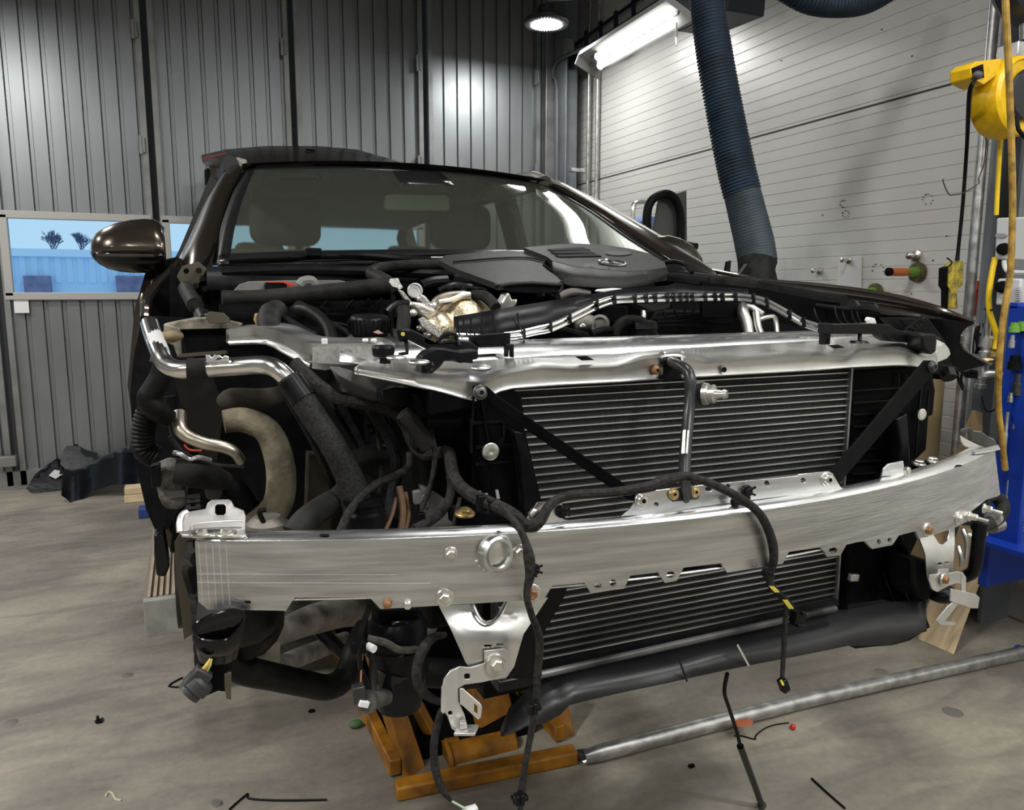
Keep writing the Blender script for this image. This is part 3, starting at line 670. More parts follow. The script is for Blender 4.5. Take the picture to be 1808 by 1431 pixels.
MB().sheet([(784, 1200), (795, 1186), (808, 1180), (810, 1240), (820, 1262), (826, 1285), (812, 1297), (798, 1288), (790, 1265), (780, 1252), (780, 1220)], [circ(795, 1260, 4, 10)], lambda x, y: P(x, y, .828), (0, .0025, 0), 10).build('bracket_tail', STEELG, hk, bevel=.0006)
MB().sheet([(811, 1218), (817, 1217), (848, 1244), (851, 1250), (849, 1268), (844, 1272), (818, 1248), (812, 1244)], [[(837, 1243), (843, 1248), (843, 1263), (837, 1258)]], lambda x, y: P(x, y, .825 - (x - 811) * .0006), (.001, .0025, 0), 10).build('bracket_arm', STEELG, hk, bevel=.0005)
MB().bar(P(805, 1290, .825), P(842, 1290, .81), .02, .004).bar(P(812, 1281, .822), P(824, 1279, .82), .008, .008).build('bracket_foot', ebm, hk, bevel=.001)
bolt(P(875, 1174, .836), (0, -1, .1), .0085, .0135, ZINC, h=.009, parent=car)
Yr = .97
rb = part(MB().sheet([(1624, 950), (1648, 944), (1658, 960), (1665, 962), (1673, 955), (1676, 937), (1686, 933), (1686, 960), (1684, 990), (1683, 1020), (1672, 1040), (1655, 1046), (1644, 1040), (1638, 1020), (1634, 980)], [rrect(1656, 994, 1663, 998, .2), rrect(1668, 992, 1675, 996, .2)], lambda x, y: P(x, y, Yr - .02 * math.sin(min(1, max(0, (y - 945) / 50)) * 1.57)), (0, .003, 0), 9), 'beam_bracket', ALU2, smooth=50, bevel=.0006)
hk2 = part(MB().sheet([(1642, 1016), (1656, 1014), (1658, 1006), (1675, 1005), (1676, 1013), (1690, 1010), (1700, 1011), (1706, 1020), (1705, 1035), (1690, 1030), (1672, 1036), (1655, 1046), (1647, 1042), (1640, 1025)], [], lambda x, y: P(x, y, .935), (0, .0025, 0), 9), 'hooked_bracket', STEELG, bevel=.0005)
MB().prism([P(x, y, .93) for x, y in [(1679, 1040), (1724, 1050), (1730, 1056), (1727, 1075), (1718, 1075), (1678, 1062)]], (0, .003, 0)).build('bracket_arm', STEELG, hk2, bevel=.0005)
MB().prism([P(x, y, .932) for x, y in [(1700, 1014), (1706, 1022), (1705, 1060), (1690, 1070), (1668, 1098), (1688, 1100), (1686, 1105), (1662, 1105), (1653, 1096), (1675, 1070), (1697, 1055)]], (0, .003, 0)).build('bracket_tail', STEELG, hk2, bevel=.0005)
bolt(P(1666, 1024, .932), (.2, -1, .1), .0075, .0115, RUSTB, h=.008, wm=ZINC)
# upper radiator support: ridge, face and top
tR = [(626, 655), (632, 650), (660, 655), (700, 662), (747, 665), (810, 669), (845, 671), (880, 660), (950, 646), (1012, 648), (1089, 645), (1135, 630), (1194, 624), (1215, 630), (1244, 637), (1328, 631), (1440, 625), (1492, 631), (1517, 619), (1590, 616), (1632, 628), (1656, 625)]
bR = [(626, 660), (660, 667), (700, 675), (729, 682), (775, 692), (796, 698), (815, 704), (841, 709), (860, 706), (880, 693), (904, 687), (984, 681), (1100, 675), (1163, 670), (1219, 667), (1433, 655), (1496, 650), (1579, 646), (1613, 647), (1635, 652), (1656, 651)]
rR = [(626, 652), (645, 637), (665, 640), (700, 635), (760, 640), (830, 640), (900, 634), (1000, 628), (1072, 628), (1188, 617), (1280, 612), (1398, 606), (1500, 598), (1600, 594), (1640, 600), (1665, 610)]
I = lambda L, x: float(np.interp(x, [q[0] for q in L], [q[1] for q in L]))
def ysup(x): return 1.0 + (.03 * max(0, (780 - x) / 150)) + .02 * max(0, (x - 1600) / 60)
def frow(x):
    t, b, r = I(tR, x), I(bR, x), min(I(rR, x), I(tR, x) - 2); h = b - t
    return [P(x, r, ysup(x) + .12), P(x, t - 4 if t - 4 > r else (t + r) / 2, ysup(x) + .03), P(x, t - .5, ysup(x) + .006), P(x, t + h * .12, ysup(x) - .003), P(x, t + h * .45, ysup(x) + .002), P(x, b - h * .06, ysup(x)), P(x, b, ysup(x) - .001)]
xs = sorted(set([626 + i * 8 for i in range(129)] + [1654]))
rs_a = MB().grid([frow(x) for x in xs if x <= 1176]); rs_a.grid([frow(x) for x in xs if x >= 1200])
rs_a.grid([frow(x)[:4] for x in (1170, 1176, 1188, 1200, 1210)])
sup = part(rs_a, 'radiator_support', ALU2, smooth=60, solid=.003, label='stamped bare aluminium upper cross panel')
MB().sheet([(1630, 612), (1640, 603), (1655, 600), (1668, 606), (1676, 616), (1679, 626), (1672, 634), (1658, 640), (1640, 644)], [], lambda x, y: P(x, y, 1.05), (0, .01, 0), 9).build('support_end', ALU2, sup, bevel=.004)
MB().sheet([(1016, 631), (1036, 630), (1050, 637), (1028, 638)], [], lambda x, y: P(x, y - 1, 1.02), (0, .002, 0), 40).build('slot', BLKM, sup, smooth=0)
MB().sheet([(1462, 611), (1480, 610), (1493, 615), (1474, 617)], [], lambda x, y: P(x, y - 1, 1.02), (0, .002, 0), 40).build('slot', BLKM, sup, smooth=0)
MB().lathe([(.0042, 0), (.0042, .002)], P(1278, 653, ysup(1278) - .004), (0, -1, 0), 16).build('hole', BLKM, sup)
MB().prism([P(x, y, .992) for x, y in [(1173, 638), (1180, 633), (1190, 633), (1196, 640), (1196, 656), (1204, 668), (1164, 670), (1173, 660)]], (0, .004, 0)).build('notch', BLKM, sup, smooth=0)
for x, y in ((700, 632), (740, 640), (850, 650)):
    MB().ell(PZ(x, y, 1.262 if x < 800 else 1.255), (.014, .012, .004)).build('boss', ALU2, sup)
bolt(P(1157, 654, ysup(1157) - .004), (0, -1, .05), .0068, 0, RUSTB, h=.007, hexa=False, torx=True)
bolt(P(1199, 650, ysup(1199) + .004), (0, -1, .05), .0068, 0, RUSTB, h=.005, hexa=False)
# bright panel behind
st = MB().grid([[P(x, yt, 1.24), P(x, yt + 3, 1.225), P(x, yb, 1.15)] for x, yt, yb in [(600, 607, 640), (665, 606, 645), (780, 604, 642), (900, 602, 634), (960, 600, 629), (1080, 596, 626), (1220, 592, 620), (1340, 588, 612), (1453, 585, 606), (1560, 586, 600), (1640, 590, 602)]])
part(st, 'aluminium_cross_strip', ALU3, solid=.003, label='smooth bright aluminium strip behind the support')
# radiator
RY = 1.03
rad = part(MB().box((.752, RY + .02, .985), (.676, .035, .50)), 'radiator_core', mat('radiator_fins', (.03, .03, .031), .5, .4, noise=2, var=.3, stretch=(700, 1, 1), bump=1.0, bscale=3, spec=.35), smooth=0)
tb = MB()
nT = 41
for i in range(nT):
    z = .755 + i * (.475 / (nT - 1)); tb.box((.752, RY, z), (.676, .006, .0017))
tb.build('cooling_tubes', mat('radiator_tubes', (.62, .63, .63), .4, .8, noise=4, var=.4, stretch=(1, 1, 3)), rad, smooth=0)
MB().box((1.092, RY - .003, .985), (.004, .01, .47)).build('side_plate', mat('radiator_side', (.3, .3, .3), .4, .8), rad, smooth=0)
# carrier plastics
part(MB().prism([P(x, y, 1.0) for x, y in [(880, 688), (915, 692), (922, 700), (928, 760), (962, 905), (958, 925), (880, 930), (860, 905), (868, 840), (845, 780), (840, 720), (760, 735), (758, 690), (840, 705)]], (0, .07, 0)), 'radiator_carrier', BLKP, bevel=.003)
part(MB().prism([P(x, y, .975) for x, y in [(908, 762), (924, 765), (950, 860), (958, 920), (930, 925), (918, 800)]], (0, .03, 0)), 'carrier_rib', BLK, bevel=.002)
part(MB().prism([P(x, y, .97) for x, y in [(975, 1038), (1002, 1035), (1000, 1050), (955, 1130), (948, 1180), (940, 1200), (905, 1200), (910, 1160), (940, 1090)]], (0, .05, 0)), 'radiator_side_seal', BLK, bevel=.002)
rc = MB()
rc.prism([P(x, y, 1.04) for x, y in [(1497, 655), (1600, 648), (1645, 652), (1652, 690), (1648, 733), (1640, 736), (1636, 795), (1612, 818), (1604, 870), (1497, 885)]], (0, .06, 0))
rcp = part(rc, 'radiator_carrier', BLKP, bevel=.003)
lv = MB()
for i in range(9): lv.bar(P(1503, 690 + i * 21, 1.035), P(1588, 684 + i * 21, 1.035), .012, .002)
for x in (1586, 1600, 1612): lv.bar(P(x, 660, 1.035), P(x, 700, 1.035), .002, .003)
lv.bar(P(1640, 690, 1.03), P(1636, 730, 1.03), .002, .003); lv.bar(P(1628, 660, 1.035), P(1615, 815, 1.035), .003, .003); lv.bar(P(1600, 700, 1.035), P(1610, 690, 1.035), .003, .003)
lv.build('louvre', BLK, rcp, smooth=0)
MB().lathe([(.0115, 0), (.0115, .004), (.0095, .005), (.0045, .005)], P(1625, 732, 1.03), (0, -1, 0), 20).build('washer', ZINC, rcp)
MB().prism([P(x, y, .99) for x, y in [(1584, 740), (1602, 730), (1607, 800), (1607, 850), (1612, 860), (1580, 866), (1572, 850), (1588, 835), (1592, 790)]], (0, .04, 0)).build('carrier_leg', BLK, rcp, bevel=.003)
MB().prism([P(x, y, .95) for x, y in [(1580, 838), (1612, 830), (1636, 815), (1660, 822), (1658, 838), (1643, 842), (1643, 852), (1582, 858)]], (0, .03, 0)).build('carrier_foot', BLKP, rcp, bevel=.003)
for q in ((1622, 820, .95), (1646, 815, .95)): bolt(P(*q), (0, -.1, 1), .009, .012, ZINC, h=.008)
bolt(P(821, 908, .97), (0, -.1, 1), .010, .014, BRASS, h=.008)
lcr = MB()
for a, b in (((832, 740), (832, 800)), ((832, 747), (888, 744)), ((888, 744), (889, 775)), ((889, 775), (872, 790)), ((840, 820), (903, 815)), ((849, 700), (862, 780)), ((840, 790), (903, 785)), ((836, 700), (834, 745))):
    lcr.bar(P(*a, .998), P(*b, .998), .0025, .004)
part(lcr, 'carrier_ribbing', BLKM, smooth=0)
part(MB().lathe([(.0125, 0), (.0125, .004), (.0105, .005), (.004, .005), (.004, .001)], P(865, 797, .99), (0, -1, 0), 24), 'steel_washer', ZINC)
part(MB().prism([P(x, y, .985) for x, y in [(805, 905), (850, 903), (925, 915), (925, 930), (806, 932)]], (0, .04, 0)), 'carrier_foot', BLKP, bevel=.003)
# diagonal and centre struts
s1 = part(MB().sheet([(835, 683), (848, 678), (862, 684), (880, 700), (1112, 866), (1108, 882), (1095, 870), (860, 706), (845, 710), (836, 700)], [], lambda x, y: P(x, y, .985 - (x - 840) * .00042), (0, .004, 0), 20), 'diagonal_strut', BLKP, bevel=.001)
part(MB().prism([P(x, y, .982 - (x - 840) * .00042) for x, y in [(848, 679), (862, 684), (1114, 862), (1114, 884), (1098, 874), (848, 708), (838, 695)]], (0, .005, 0)), 'diagonal_strut', BLKP, bevel=.0015) if False else None
MB().prism([P(x, y, .984 - (x - 840) * .00042) for x, y in [(880, 700), (1130, 873), (1120, 886), (1108, 882), (868, 716), (860, 706)]], (0, .004, 0)).build('strut_flat', BLKP, s1, bevel=.001)
bolt(P(848, 693, .98), (-.1, -1, .1), .0085, .0105, mat('grey_bolt', (.16, .155, .15), .4, .8), h=.008, hexa=False, torx=True)
s2 = part(MB().prism([P(x, y, Yq) for x, y, Yq in [(1634, 637, .985), (1648, 637, .985), (1655, 645, .985), (1652, 656, .985), (1480, 857, .86), (1462, 840, .86)]], (0, .005, 0)), 'diagonal_strut', BLKP, bevel=.001)
bolt(P(1646, 648, .978), (0, -1, .1), .0085, .0105, DARKSTEEL, h=.007, hexa=False, torx=True)
text('stamped_marks', 'A 205 · 0815', .011, P(1090, 848, .874), (math.radians(90), math.radians(36), 0), mat('grey_print', (.25, .25, .25), .6), s1, .0002) if False else None
cs = part(MB().tube(pts3([(1180, 640, 1.06), (1186, 640, .985), (1200, 646, .95), (1213, 655, .93), (1219, 672, .92), (1219, 700, .915), (1215, 740, .905), (1210, 800, .88), (1208, 850, .85)]), [.0085] * 8 + [.008], 14, 5), 'bonnet_catch_strut', mat('satin_black_rod', (.028, .028, .03), .32, .3, noise=40, var=.3))
wm = MB().tube(pts3([(1213, 762, .897), (1211, 780, .889), (1209, 801, .881)]), .0082, 14, 4)
wm2 = MB().sheet([(1206, 760), (1211, 759), (1209, 801), (1203, 801)], [], lambda x, y: P(x, y, .8768 + (780 - y) * .0004), (0, .0005, 0), 8).sheet([(1214, 760), (1217, 760), (1214, 801), (1211, 801)], [], lambda x, y: P(x, y, .8768 + (780 - y) * .0004), (0, .0005, 0), 8)
wm2.build('white_paint_mark', WHITEP, cs, smooth=0)
MB().prism([P(x, y, .845) for x, y in [(1177, 868), (1182, 861), (1222, 857), (1232, 860), (1233, 878), (1228, 882), (1186, 886), (1177, 880)]], (0, -.004, 0)).prism([P(x, y, .84) for x, y in [(1203, 845), (1214, 845), (1217, 862), (1213, 886), (1206, 888), (1201, 865)]], (0, -.006, 0)).build('strut_foot', DARKSTEEL, cs, bevel=.0015)
bolt(P(1189, 873, .840), (0, -1, .1), .006, .0078, BRASS, h=.004, hexa=False, torx=True)
bolt(P(1227, 869, .840), (0, -1, .1), .006, .0078, BRASS, h=.004, hexa=False, torx=True)
MB().prism([P(x, y, .915) for x, y in [(1222, 677), (1245, 674), (1252, 680), (1246, 712), (1232, 716), (1222, 716)]], (0, .02, 0)).build('catch_plate', DARKSTEEL, cs, bevel=.002)
ax = Vector((.55, -.8, .06)).normalized()
MB().lathe([(.016, 0), (.016, .006), (.0125, .007), (.0125, .012), (.0135, .012), (.0135, .016), (.0075, .017), (.0055, .028), (.0075, .029), (.006, .034), (.002, .034)], P(1243, 696, .912), ax, 26).build('catch_bolt', ZINC, cs)
part(MB().prism([P(x, y, .85) for x, y in [(1150, 855), (1166, 852), (1170, 868), (1168, 882), (1158, 882), (1153, 870)]], (0, -.004, 0)), 'cable_clip', BLK, bevel=.001)
# clips on the centre bracket
def clip(x, y, Y, s=1):
    b = MB().lathe([(.010 * s, 0), (.009 * s, .003), (.004 * s, .004), (.004 * s, .009)], P(x, y, Y), (0, -1, 0), 16)
    for dx, dz in ((.008, .006), (.008, -.006), (.002, -.011)): b.bar(P(x, y, Y - .008), P(x, y, Y - .009) + Vector((dx * 1.6, -.004, dz)) * s, .003 * s, .003 * s)
    return part(b, 'cable_clip', BLK, bevel=.0005)
clip(1318, 868, .842); clip(1297, 886, .83, .8); clip(992, 905, .842, .8); clip(1686, 820, 1.0, .8); clip(942, 1006, .79, .8); clip(1352, 1010, .79, .8)
# lower deflector and air guide at the right
dl = MB()
def drow(x):
    yt = I([(880, 1300), (900, 1252), (935, 1215), (960, 1192), (1200, 1140), (1490, 1076), (1560, 1064), (1640, 1060)], x); yb = I([(880, 1302), (915, 1290), (930, 1282), (962, 1278), (990, 1262), (1003, 1246), (1100, 1222), (1300, 1180), (1500, 1140), (1580, 1138), (1640, 1110)], x)
    return [P(x, yt, 1.0), P(x, yt + 3, .985), P(x, (yt + yb) / 2, .955 + .006 * math.sin(x / 43)), P(x, yb, .93)]
dfl = mat('dusty_black_deflector', (.013, .013, .014), .36, noise=3, var=.3, rvar=.12, bump=.3, bscale=5, spec=.4)
dlo = part(dl.grid([drow(x) for x in range(885, 1641, 15)]), 'lower_air_deflector', dfl, solid=.003, smooth=60)
for a, b in (((1198, 1163), (1213, 1204)), ((1302, 1139), (1322, 1176))): MB().bar(P(*a, .93), P(*b, .925), .0012, .003).build('deflector_seam', BLKG if a[0] < 1250 else STEELG, dlo)
MB().tube([P(x, I([(955, 1192), (1490, 1072)], x) , .965) for x in range(955, 1490, 40)], .006, 10, 2).build('seal_rail', mat('smeared_grey_rail', (.1, .1, .1), .35, .5, noise=9, var=.8), dlo)
MB().tube([P(x, I([(955, 1180), (1490, 1062)], x) , .99) for x in range(955, 1500, 40)], .009, 8, 2).build('seal_rail', BLKM, dlo)
ag = MB()
for i in range(15):
    a = i / 14
    ag_row = None
agp = []
for i in range(15):
    a = i / 14; x = 1590 + 45 * math.sin(a * 1.7); agp.append((x, 945 + a * 170))
ag.grid([[P(1500, 960 + i * 12.5, 1.10), P(1540, 958 + i * 12.8, 1.13 + .02 * (i % 2)), P((1540 + agp[i][0]) / 2, 955 + i * 12.4, 1.10 + .012 * (i % 2)), P(agp[i][0], agp[i][1], .99 + .004 * (i % 2))] for i in range(15)])
ago = part(ag, 'air_guide', BLK, solid=.003, smooth=40)
fl = MB()
for x0, y0, x1, y1 in ((1560, 1010, 1600, 1095), (1545, 1030, 1570, 1110), (1575, 1000, 1622, 1080), (1530, 1060, 1540, 1120)): fl.tube(pts3([(x0, y0, 1.05), ((x0 + x1) / 2 - 4, (y0 + y1) / 2, 1.03), (x1, y1, 1.0)]), .003, 6, 4)
fl.build('guide_fold', BLKG, ago)
ag2 = MB().sheet([(1497, 1068), (1560, 1060), (1632, 1080), (1642, 1108), (1605, 1132), (1575, 1140), (1545, 1142), (1510, 1146), (1497, 1140)], [], lambda x, y: P(x, y, .985), (0, .004, 0), 20)
ag2.build('guide_flap', BLK, ago)
MB().prism([P(x, y, .97) for x, y in [(1612, 985), (1640, 990), (1650, 1040), (1640, 1062), (1622, 1060), (1612, 1030)]], (0, .06, 0)).build('guide_box', BLKM, ago, bevel=.006)
MB().ell(P(1662, 1048, .99), (.03, .03, .018)).build('guide_cup', BLK, ago)
part(MB().bar(P(1500, 1020, 1.0), P(1514, 1020, 1.0), .01, .014), 'duct_sensor', GALV, bevel=.002)
bx = MB().prism([P(x, y, 1.06) for x, y in [(1497, 890), (1625, 870), (1625, 945), (1600, 1000), (1600, 1100), (1497, 1130)]], (0, .05, 0))
part(bx, 'charge_air_housing', BLKM, bevel=.004)
# large fan housing behind everything
part(MB().box((.84, 1.14, .93), (.84, .05, .50)), 'fan_housing', BLKM, smooth=0)
# horn, lower left glossy funnel
hf = MB()
hr = []
for (x, y) in [(341, 1110), (350, 1100), (372, 1088), (405, 1078), (430, 1082), (428, 1100), (415, 1118), (400, 1130), (370, 1132), (348, 1126)]: hr.append(P(x, y, .93))
hin = [P(384 + (x - 384) * .35, 1112 + (y - 1108) * .5, .98) for (x, y) in [(341, 1110), (350, 1100), (372, 1088), (405, 1078), (430, 1082), (428, 1100), (415, 1118), (400, 1130), (370, 1132), (348, 1126)]]
hlow = [P(385 + (x - 385) * .75, 1165 + (y - 1108) * .35, .95) for (x, y) in [(341, 1110), (350, 1100), (372, 1088), (405, 1078), (430, 1082), (428, 1100), (415, 1118), (400, 1130), (370, 1132), (348, 1126)]]
hf.grid([r + [r[0]] for r in (hin, hr, [q + Vector((0, 0, -.01)) for q in hr], hlow)])
part(hf, 'intake_funnel', BLKG, solid=.002, smooth=50)
part(MB().tube(hr + [hr[0]], .0022, 8, 3), 'funnel_rim', BLKG)
part(MB().tube(pts3([(400, 1062, 1.0), (430, 1080, 1.02), (440, 1105, 1.03), (425, 1130, 1.0)]), [.045, .05, .045, .03], 14, 4), 'horn_body', BLK)
part(MB().prism([P(x, y, .98) for x, y in [(352, 1150), (400, 1140), (400, 1224), (385, 1222), (362, 1232), (356, 1200)]], (0, .03, 0)), 'lamp_bracket', BLKP, bevel=.003)
part(MB().prism([P(x, y, .98) for x, y in [(396, 1190), (409, 1188), (408, 1237), (400, 1235), (396, 1215)]], (0, .006, 0)), 'metal_tab', mat('dark_olive_steel'), bevel=.001)
# brake disc, drop links, arms
bd = part(MB().lathe([(.13, 0), (.172, 0), (.172, .008), (.166, .008), (.166, .016), (.172, .016), (.172, .024), (.13, .024), (.07, .024), (.07, .05), (.03, .05)], (.005, 1.50, .80), (-1, 0, .0), 48), 'brake_disc', mat('worn_disc_steel', (.035, .034, .033), .5, .5))
vn = MB()
for k in range(44):
    a = 2 * math.pi * k / 44; vn.box((-.007, 1.50 + .169 * math.cos(a), .80 + .169 * math.sin(a)), (.026, .010, .010), Matrix.Rotation(a, 3, 'X'))
vn.build('disc_vanes', mat('vane_grey', (.018, .018, .018), .5, .3), bd, smooth=0)
part(MB().lathe([(.06, -.0), (.055, .012), (.03, .014)], (-.028, 1.50, .80), (-1, 0, 0), 30), 'wheel_hub', mat('dull_hub', (.16, .155, .145), .5, .6))
part(MB().sheet([(322, 935), (350, 920), (352, 960), (345, 1060), (340, 1120), (325, 1130), (312, 1020), (308, 960)], [], lambda x, y: P(x, y, 1.42), (0, .006, 0), 20), 'disc_splash_shield', mat('dark_olive_steel'))
part(MB().tube(pts3([(352, 988, 1.05), (338, 985, 1.15), (330, 1000, 1.3), (345, 1050, 1.35)]), .012, 8, 4), 'brake_hose', RUB)
part(MB().prism([P(x, y, 1.7) for x, y in [(272, 945), (290, 940), (300, 1000), (292, 1020), (276, 1018), (272, 980)]], (0, .05, 0)), 'sill_bracket', BLKG, bevel=.004)
part(MB().tube(pts3([(455, 1140, 1.15), (500, 1115, 1.2), (560, 1092, 1.28), (620, 1080, 1.36), (690, 1082, 1.45), (760, 1100, 1.5)]), [.016, .02, .026, .028, .028, .026], 14, 5), 'control_arm', CAST, label='grimy cast aluminium control arm')
part(MB().tube(pts3([(483, 1180, 1.18), (530, 1160, 1.25), (610, 1130, 1.38)]), [.014, .016, .015], 12, 4), 'tie_rod', CAST)
part(MB().lathe([(.036, 0), (.040, .03), (.036, .055), (.022, .06), (.022, .08)], P(452, 1180, 1.17), (-.1, 0, 1), 26), 'ball_joint_housing', mat('dirty_beige_rubber', (.26, .23, .18), .7, noise=30, var=.3))
part(MB().tube(pts3([(430, 1110, 1.08), (452, 1135, 1.12), (452, 1155, 1.15)]), .016, 12, 3), 'ball_joint', CAST)
part(MB().tube(pts3([(440, 1100, 1.3), (500, 1080, 1.4), (560, 1060, 1.5), (640, 1050, 1.6)]), [.02, .035, .03, .02], 12, 4), 'control_arm', CAST)
part(MB().tube(pts3([(385, 1130, 1.02), (402, 1160, 1.02), (430, 1183, 1.03), (480, 1195, 1.05), (540, 1208, 1.08), (580, 1214, 1.1), (610, 1195, 1.12), (625, 1150, 1.14), (645, 1110, 1.18)]), [.020, .021, .020, .019, .019, .019, .019, .018, .018], 16, 5), 'air_pipe', RUB, label='thick black rubber pipe sweeping under the beam')
# knuckle, suspension inside the arch
part(MB().tube(pts3([(395, 745, 1.40), (430, 742, 1.40), (470, 760, 1.39), (490, 800, 1.38), (497, 850, 1.37), (488, 895, 1.37), (455, 930, 1.36), (430, 950, 1.36)]), [.020, .022, .023, .025, .026, .026, .028, .026], 16, 5), 'steering_knuckle', CASTB, label='weathered beige cast knuckle arm')
part(MB().tube(pts3([(392, 717, 1.5), (410, 706, 1.5), (470, 704, 1.52), (540, 690, 1.55)]), [.014, .022, .02, .018], 12, 4), 'upper_arm', mat('shaded_dirty_arm', (.035, .03, .022), .7, noise=30, var=.4, spec=.2))  # dirty metal, colour lowered for the shade inside the arch
part(MB().lathe([(.032, 0), (.032, .02), (.02, .03)], P(473, 945, 1.2), (0, 0, 1), 20), 'strut_top_cap', CAST)
part(MB().bar(P(565, 800, 1.6), P(560, 930, 1.6), .05, .05), 'damper', mat('shaded_dirty_arm'))
part(MB().sheet([(305, 660), (370, 650), (395, 720), (385, 800), (380, 830), (340, 790)], [], lambda x, y: P(x, y, 1.72), (0, .01, 0), 20), 'arch_reinforcement', mat('shaded_panel', (.014, .013, .011), .7, spec=.2))  # panel colour darkened to stand for shade in the arch
part(MB().prism([P(x, y, 1.35) for x, y in [(270, 835), (300, 822), (325, 830), (332, 890), (320, 902), (290, 900), (280, 880)]], (0, .08, 0)), 'abs_pump', mat('pitted_grey_casting', (.10, .095, .085), .7, .3, noise=90, var=.6, bump=.8, bscale=120), bevel=.008)
part(MB().sheet([(297, 868), (326, 866), (327, 878), (298, 881)], [], lambda x, y: P(x, y, 1.345), (0, .002, 0), 30), 'type_label', mat('dull_label', (.12, .12, .115), .6))
part(MB().tube(pts3([(308, 832, 1.33), (340, 836, 1.33), (380, 845, 1.34), (400, 850, 1.36)]), [.02, .024, .02, .014], 12, 4), 'cable_boot', RUBG)
part(MB().prism([P(x, y, 1.33) for x, y in [(265, 825), (283, 822), (284, 860), (268, 862)]], (0, .03, 0)), 'connector_block', BLK, bevel=.002)
part(MB().tube(pts3([(308, 800, 1.33), (318, 802, 1.32), (335, 812, 1.32), (350, 808, 1.32), (372, 813, 1.33)]), .004, 8, 4), 'brake_pipe', GALV)
part(MB().tube(pts3([(325, 786, 1.34), (335, 795, 1.34), (356, 796, 1.34)]), .002, 6, 4), 'red_wire', REDP)
part(MB().lathe([(.014, 0), (.014, .01), (.007, .012)], P(377, 868, 1.38), (0, -1, 0), 16), 'bolt_head', DARKSTEEL)
# silver coolant pipes and black hoses at left
pipe = part(MB().tube(pts3([(264, 572, 1.30), (270, 592, 1.27), (283, 625, 1.22), (293, 643, 1.2), (312, 652, 1.18), (340, 652, 1.17), (420, 647, 1.15), (466, 645, 1.13), (490, 653, 1.11), (512, 673, 1.10)]), .0130, 18, 6), 'coolant_pipe', mat('polished_pipe', (.74, .73, .69), .22, 1, noise=30, var=.1), label='polished silver coolant pipe')
MB().tube(pts3([(331, 652, 1.168), (350, 652, 1.166), (366, 651, 1.163)]), .0155, 18, 3).build('rubber_sleeve', RUBG, pipe)
MB().prism([P(x, y, 1.14) for x, y in [(363, 627), (371, 628), (374, 632), (379, 627), (389, 628), (393, 632), (397, 628), (404, 630), (404, 640), (364, 641)]], (0, .006, 0)).build('pipe_bracket', ALU3, pipe, bevel=.0008)
MB().tube(pts3([(271, 594, 1.268), (277, 609, 1.243), (284, 626, 1.22)]), .01325, 18, 6).build('pipe_label', mat('dull_white_label', (.5, .5, .49), .5), pipe)
part(MB().tube(pts3([(508, 668, 1.10), (530, 700, 1.09), (560, 745, 1.08), (590, 790, 1.07), (612, 832, 1.07), (626, 870, 1.07), (632, 900, 1.07), (640, 935, 1.07)]), [.016, .0175, .0178, .0183, .019, .021, .022, .021], 18, 6), 'coolant_hose', mat('woven_hose', (.02, .02, .0195), .6, noise=240, var=.5, bump=.5, bscale=300, spec=.2), label='thick woven black hose')
part(MB().tube(pts3([(512, 672, 1.098), (536, 706, 1.086)]), .0185, 18, 0), 'hose_clamp', BLK)
part(MB().tube(pts3([(622, 855, 1.08), (600, 880, 1.09), (570, 897, 1.08), (540, 920, 1.06), (520, 945, 1.05)]), [.018, .018, .018, .019, .019], 16, 5), 'coolant_hose', RUBG)
part(MB().tube(pts3([(572, 895, 1.075), (567, 900, 1.072)]), .0235, 18, 0), 'hose_clamp', ZINC) if False else None
part(MB().lathe([(.03, -.03), (.03, .0), (.026, .004), (.026, .012), (.03, .014), (.03, .022)], P(644, 905, 1.06), (0, 0, 1), 24), 'hose_coupling', BLK)
part(MB().tube(pts3([(288, 640, 1.3), (283, 665, 1.3), (270, 690, 1.3), (262, 705, 1.3), (275, 725, 1.3), (300, 740, 1.31)]), [.014, .016, .017, .017, .017, .014], 14, 5), 'coolant_hose', RUB)
part(MB().tube(pts3([(262, 725, 1.33), (256, 745, 1.33), (252, 770, 1.33), (255, 795, 1.33), (275, 808, 1.33)]), .018, 14, 5, ribs=(.06, .006)), 'corrugated_hose', RUB)
part(MB().tube(pts3([(317, 732, 1.33), (318, 755, 1.3), (330, 770, 1.29), (360, 783, 1.28), (395, 790, 1.28), (415, 800, 1.28), (425, 815, 1.29)]), [.011, .011, .010, .010, .010, .009, .008], 12, 5), 'refrigerant_pipe', mat('dull_champagne_pipe', (.5, .46, .37), .35, 1, noise=30, var=.2))
part(MB().tube(pts3([(283, 618, 1.28), (276, 628, 1.28), (272, 640, 1.28)]), .007, 8, 3), 'hose_clip', DARKSTEEL)
# beige bracket box and the aluminium rail
hx = part(MB().prism([P(x, y, 1.5) for x, y in [(290, 573), (318, 567), (345, 562), (376, 561), (430, 572), (420, 580), (318, 582), (300, 600)]], (0, .06, 0)), 'rail_box', DIRTY, bevel=.003, label='dusty beige box section')
MB().prism([P(x, y, 1.49) for x, y in [(289, 572), (318, 580), (321, 626), (314, 632), (306, 610), (290, 604)]], (0, .03, 0)).build('box_side', DIRTY, hx, bevel=.002)
MB().prism([P(x, y, 1.485) for x, y in [(360, 556), (372, 550), (395, 553), (405, 562), (408, 570), (370, 572)]], (0, .004, 0)).build('box_lug', mat('dark_olive_steel'), hx, bevel=.001)
MB().prism([P(x, y, 1.52) for x, y in [(320, 583), (420, 580), (430, 615), (330, 625)]], (0, .01, 0)).build('box_cavity', BLKM, hx, smooth=0)
MB().ell(P(303, 594, 1.50), (.02, .02, .012)).build('box_boss', mat('ochre_cast', (.2, .15, .08), .7, noise=40, var=.4), hx)
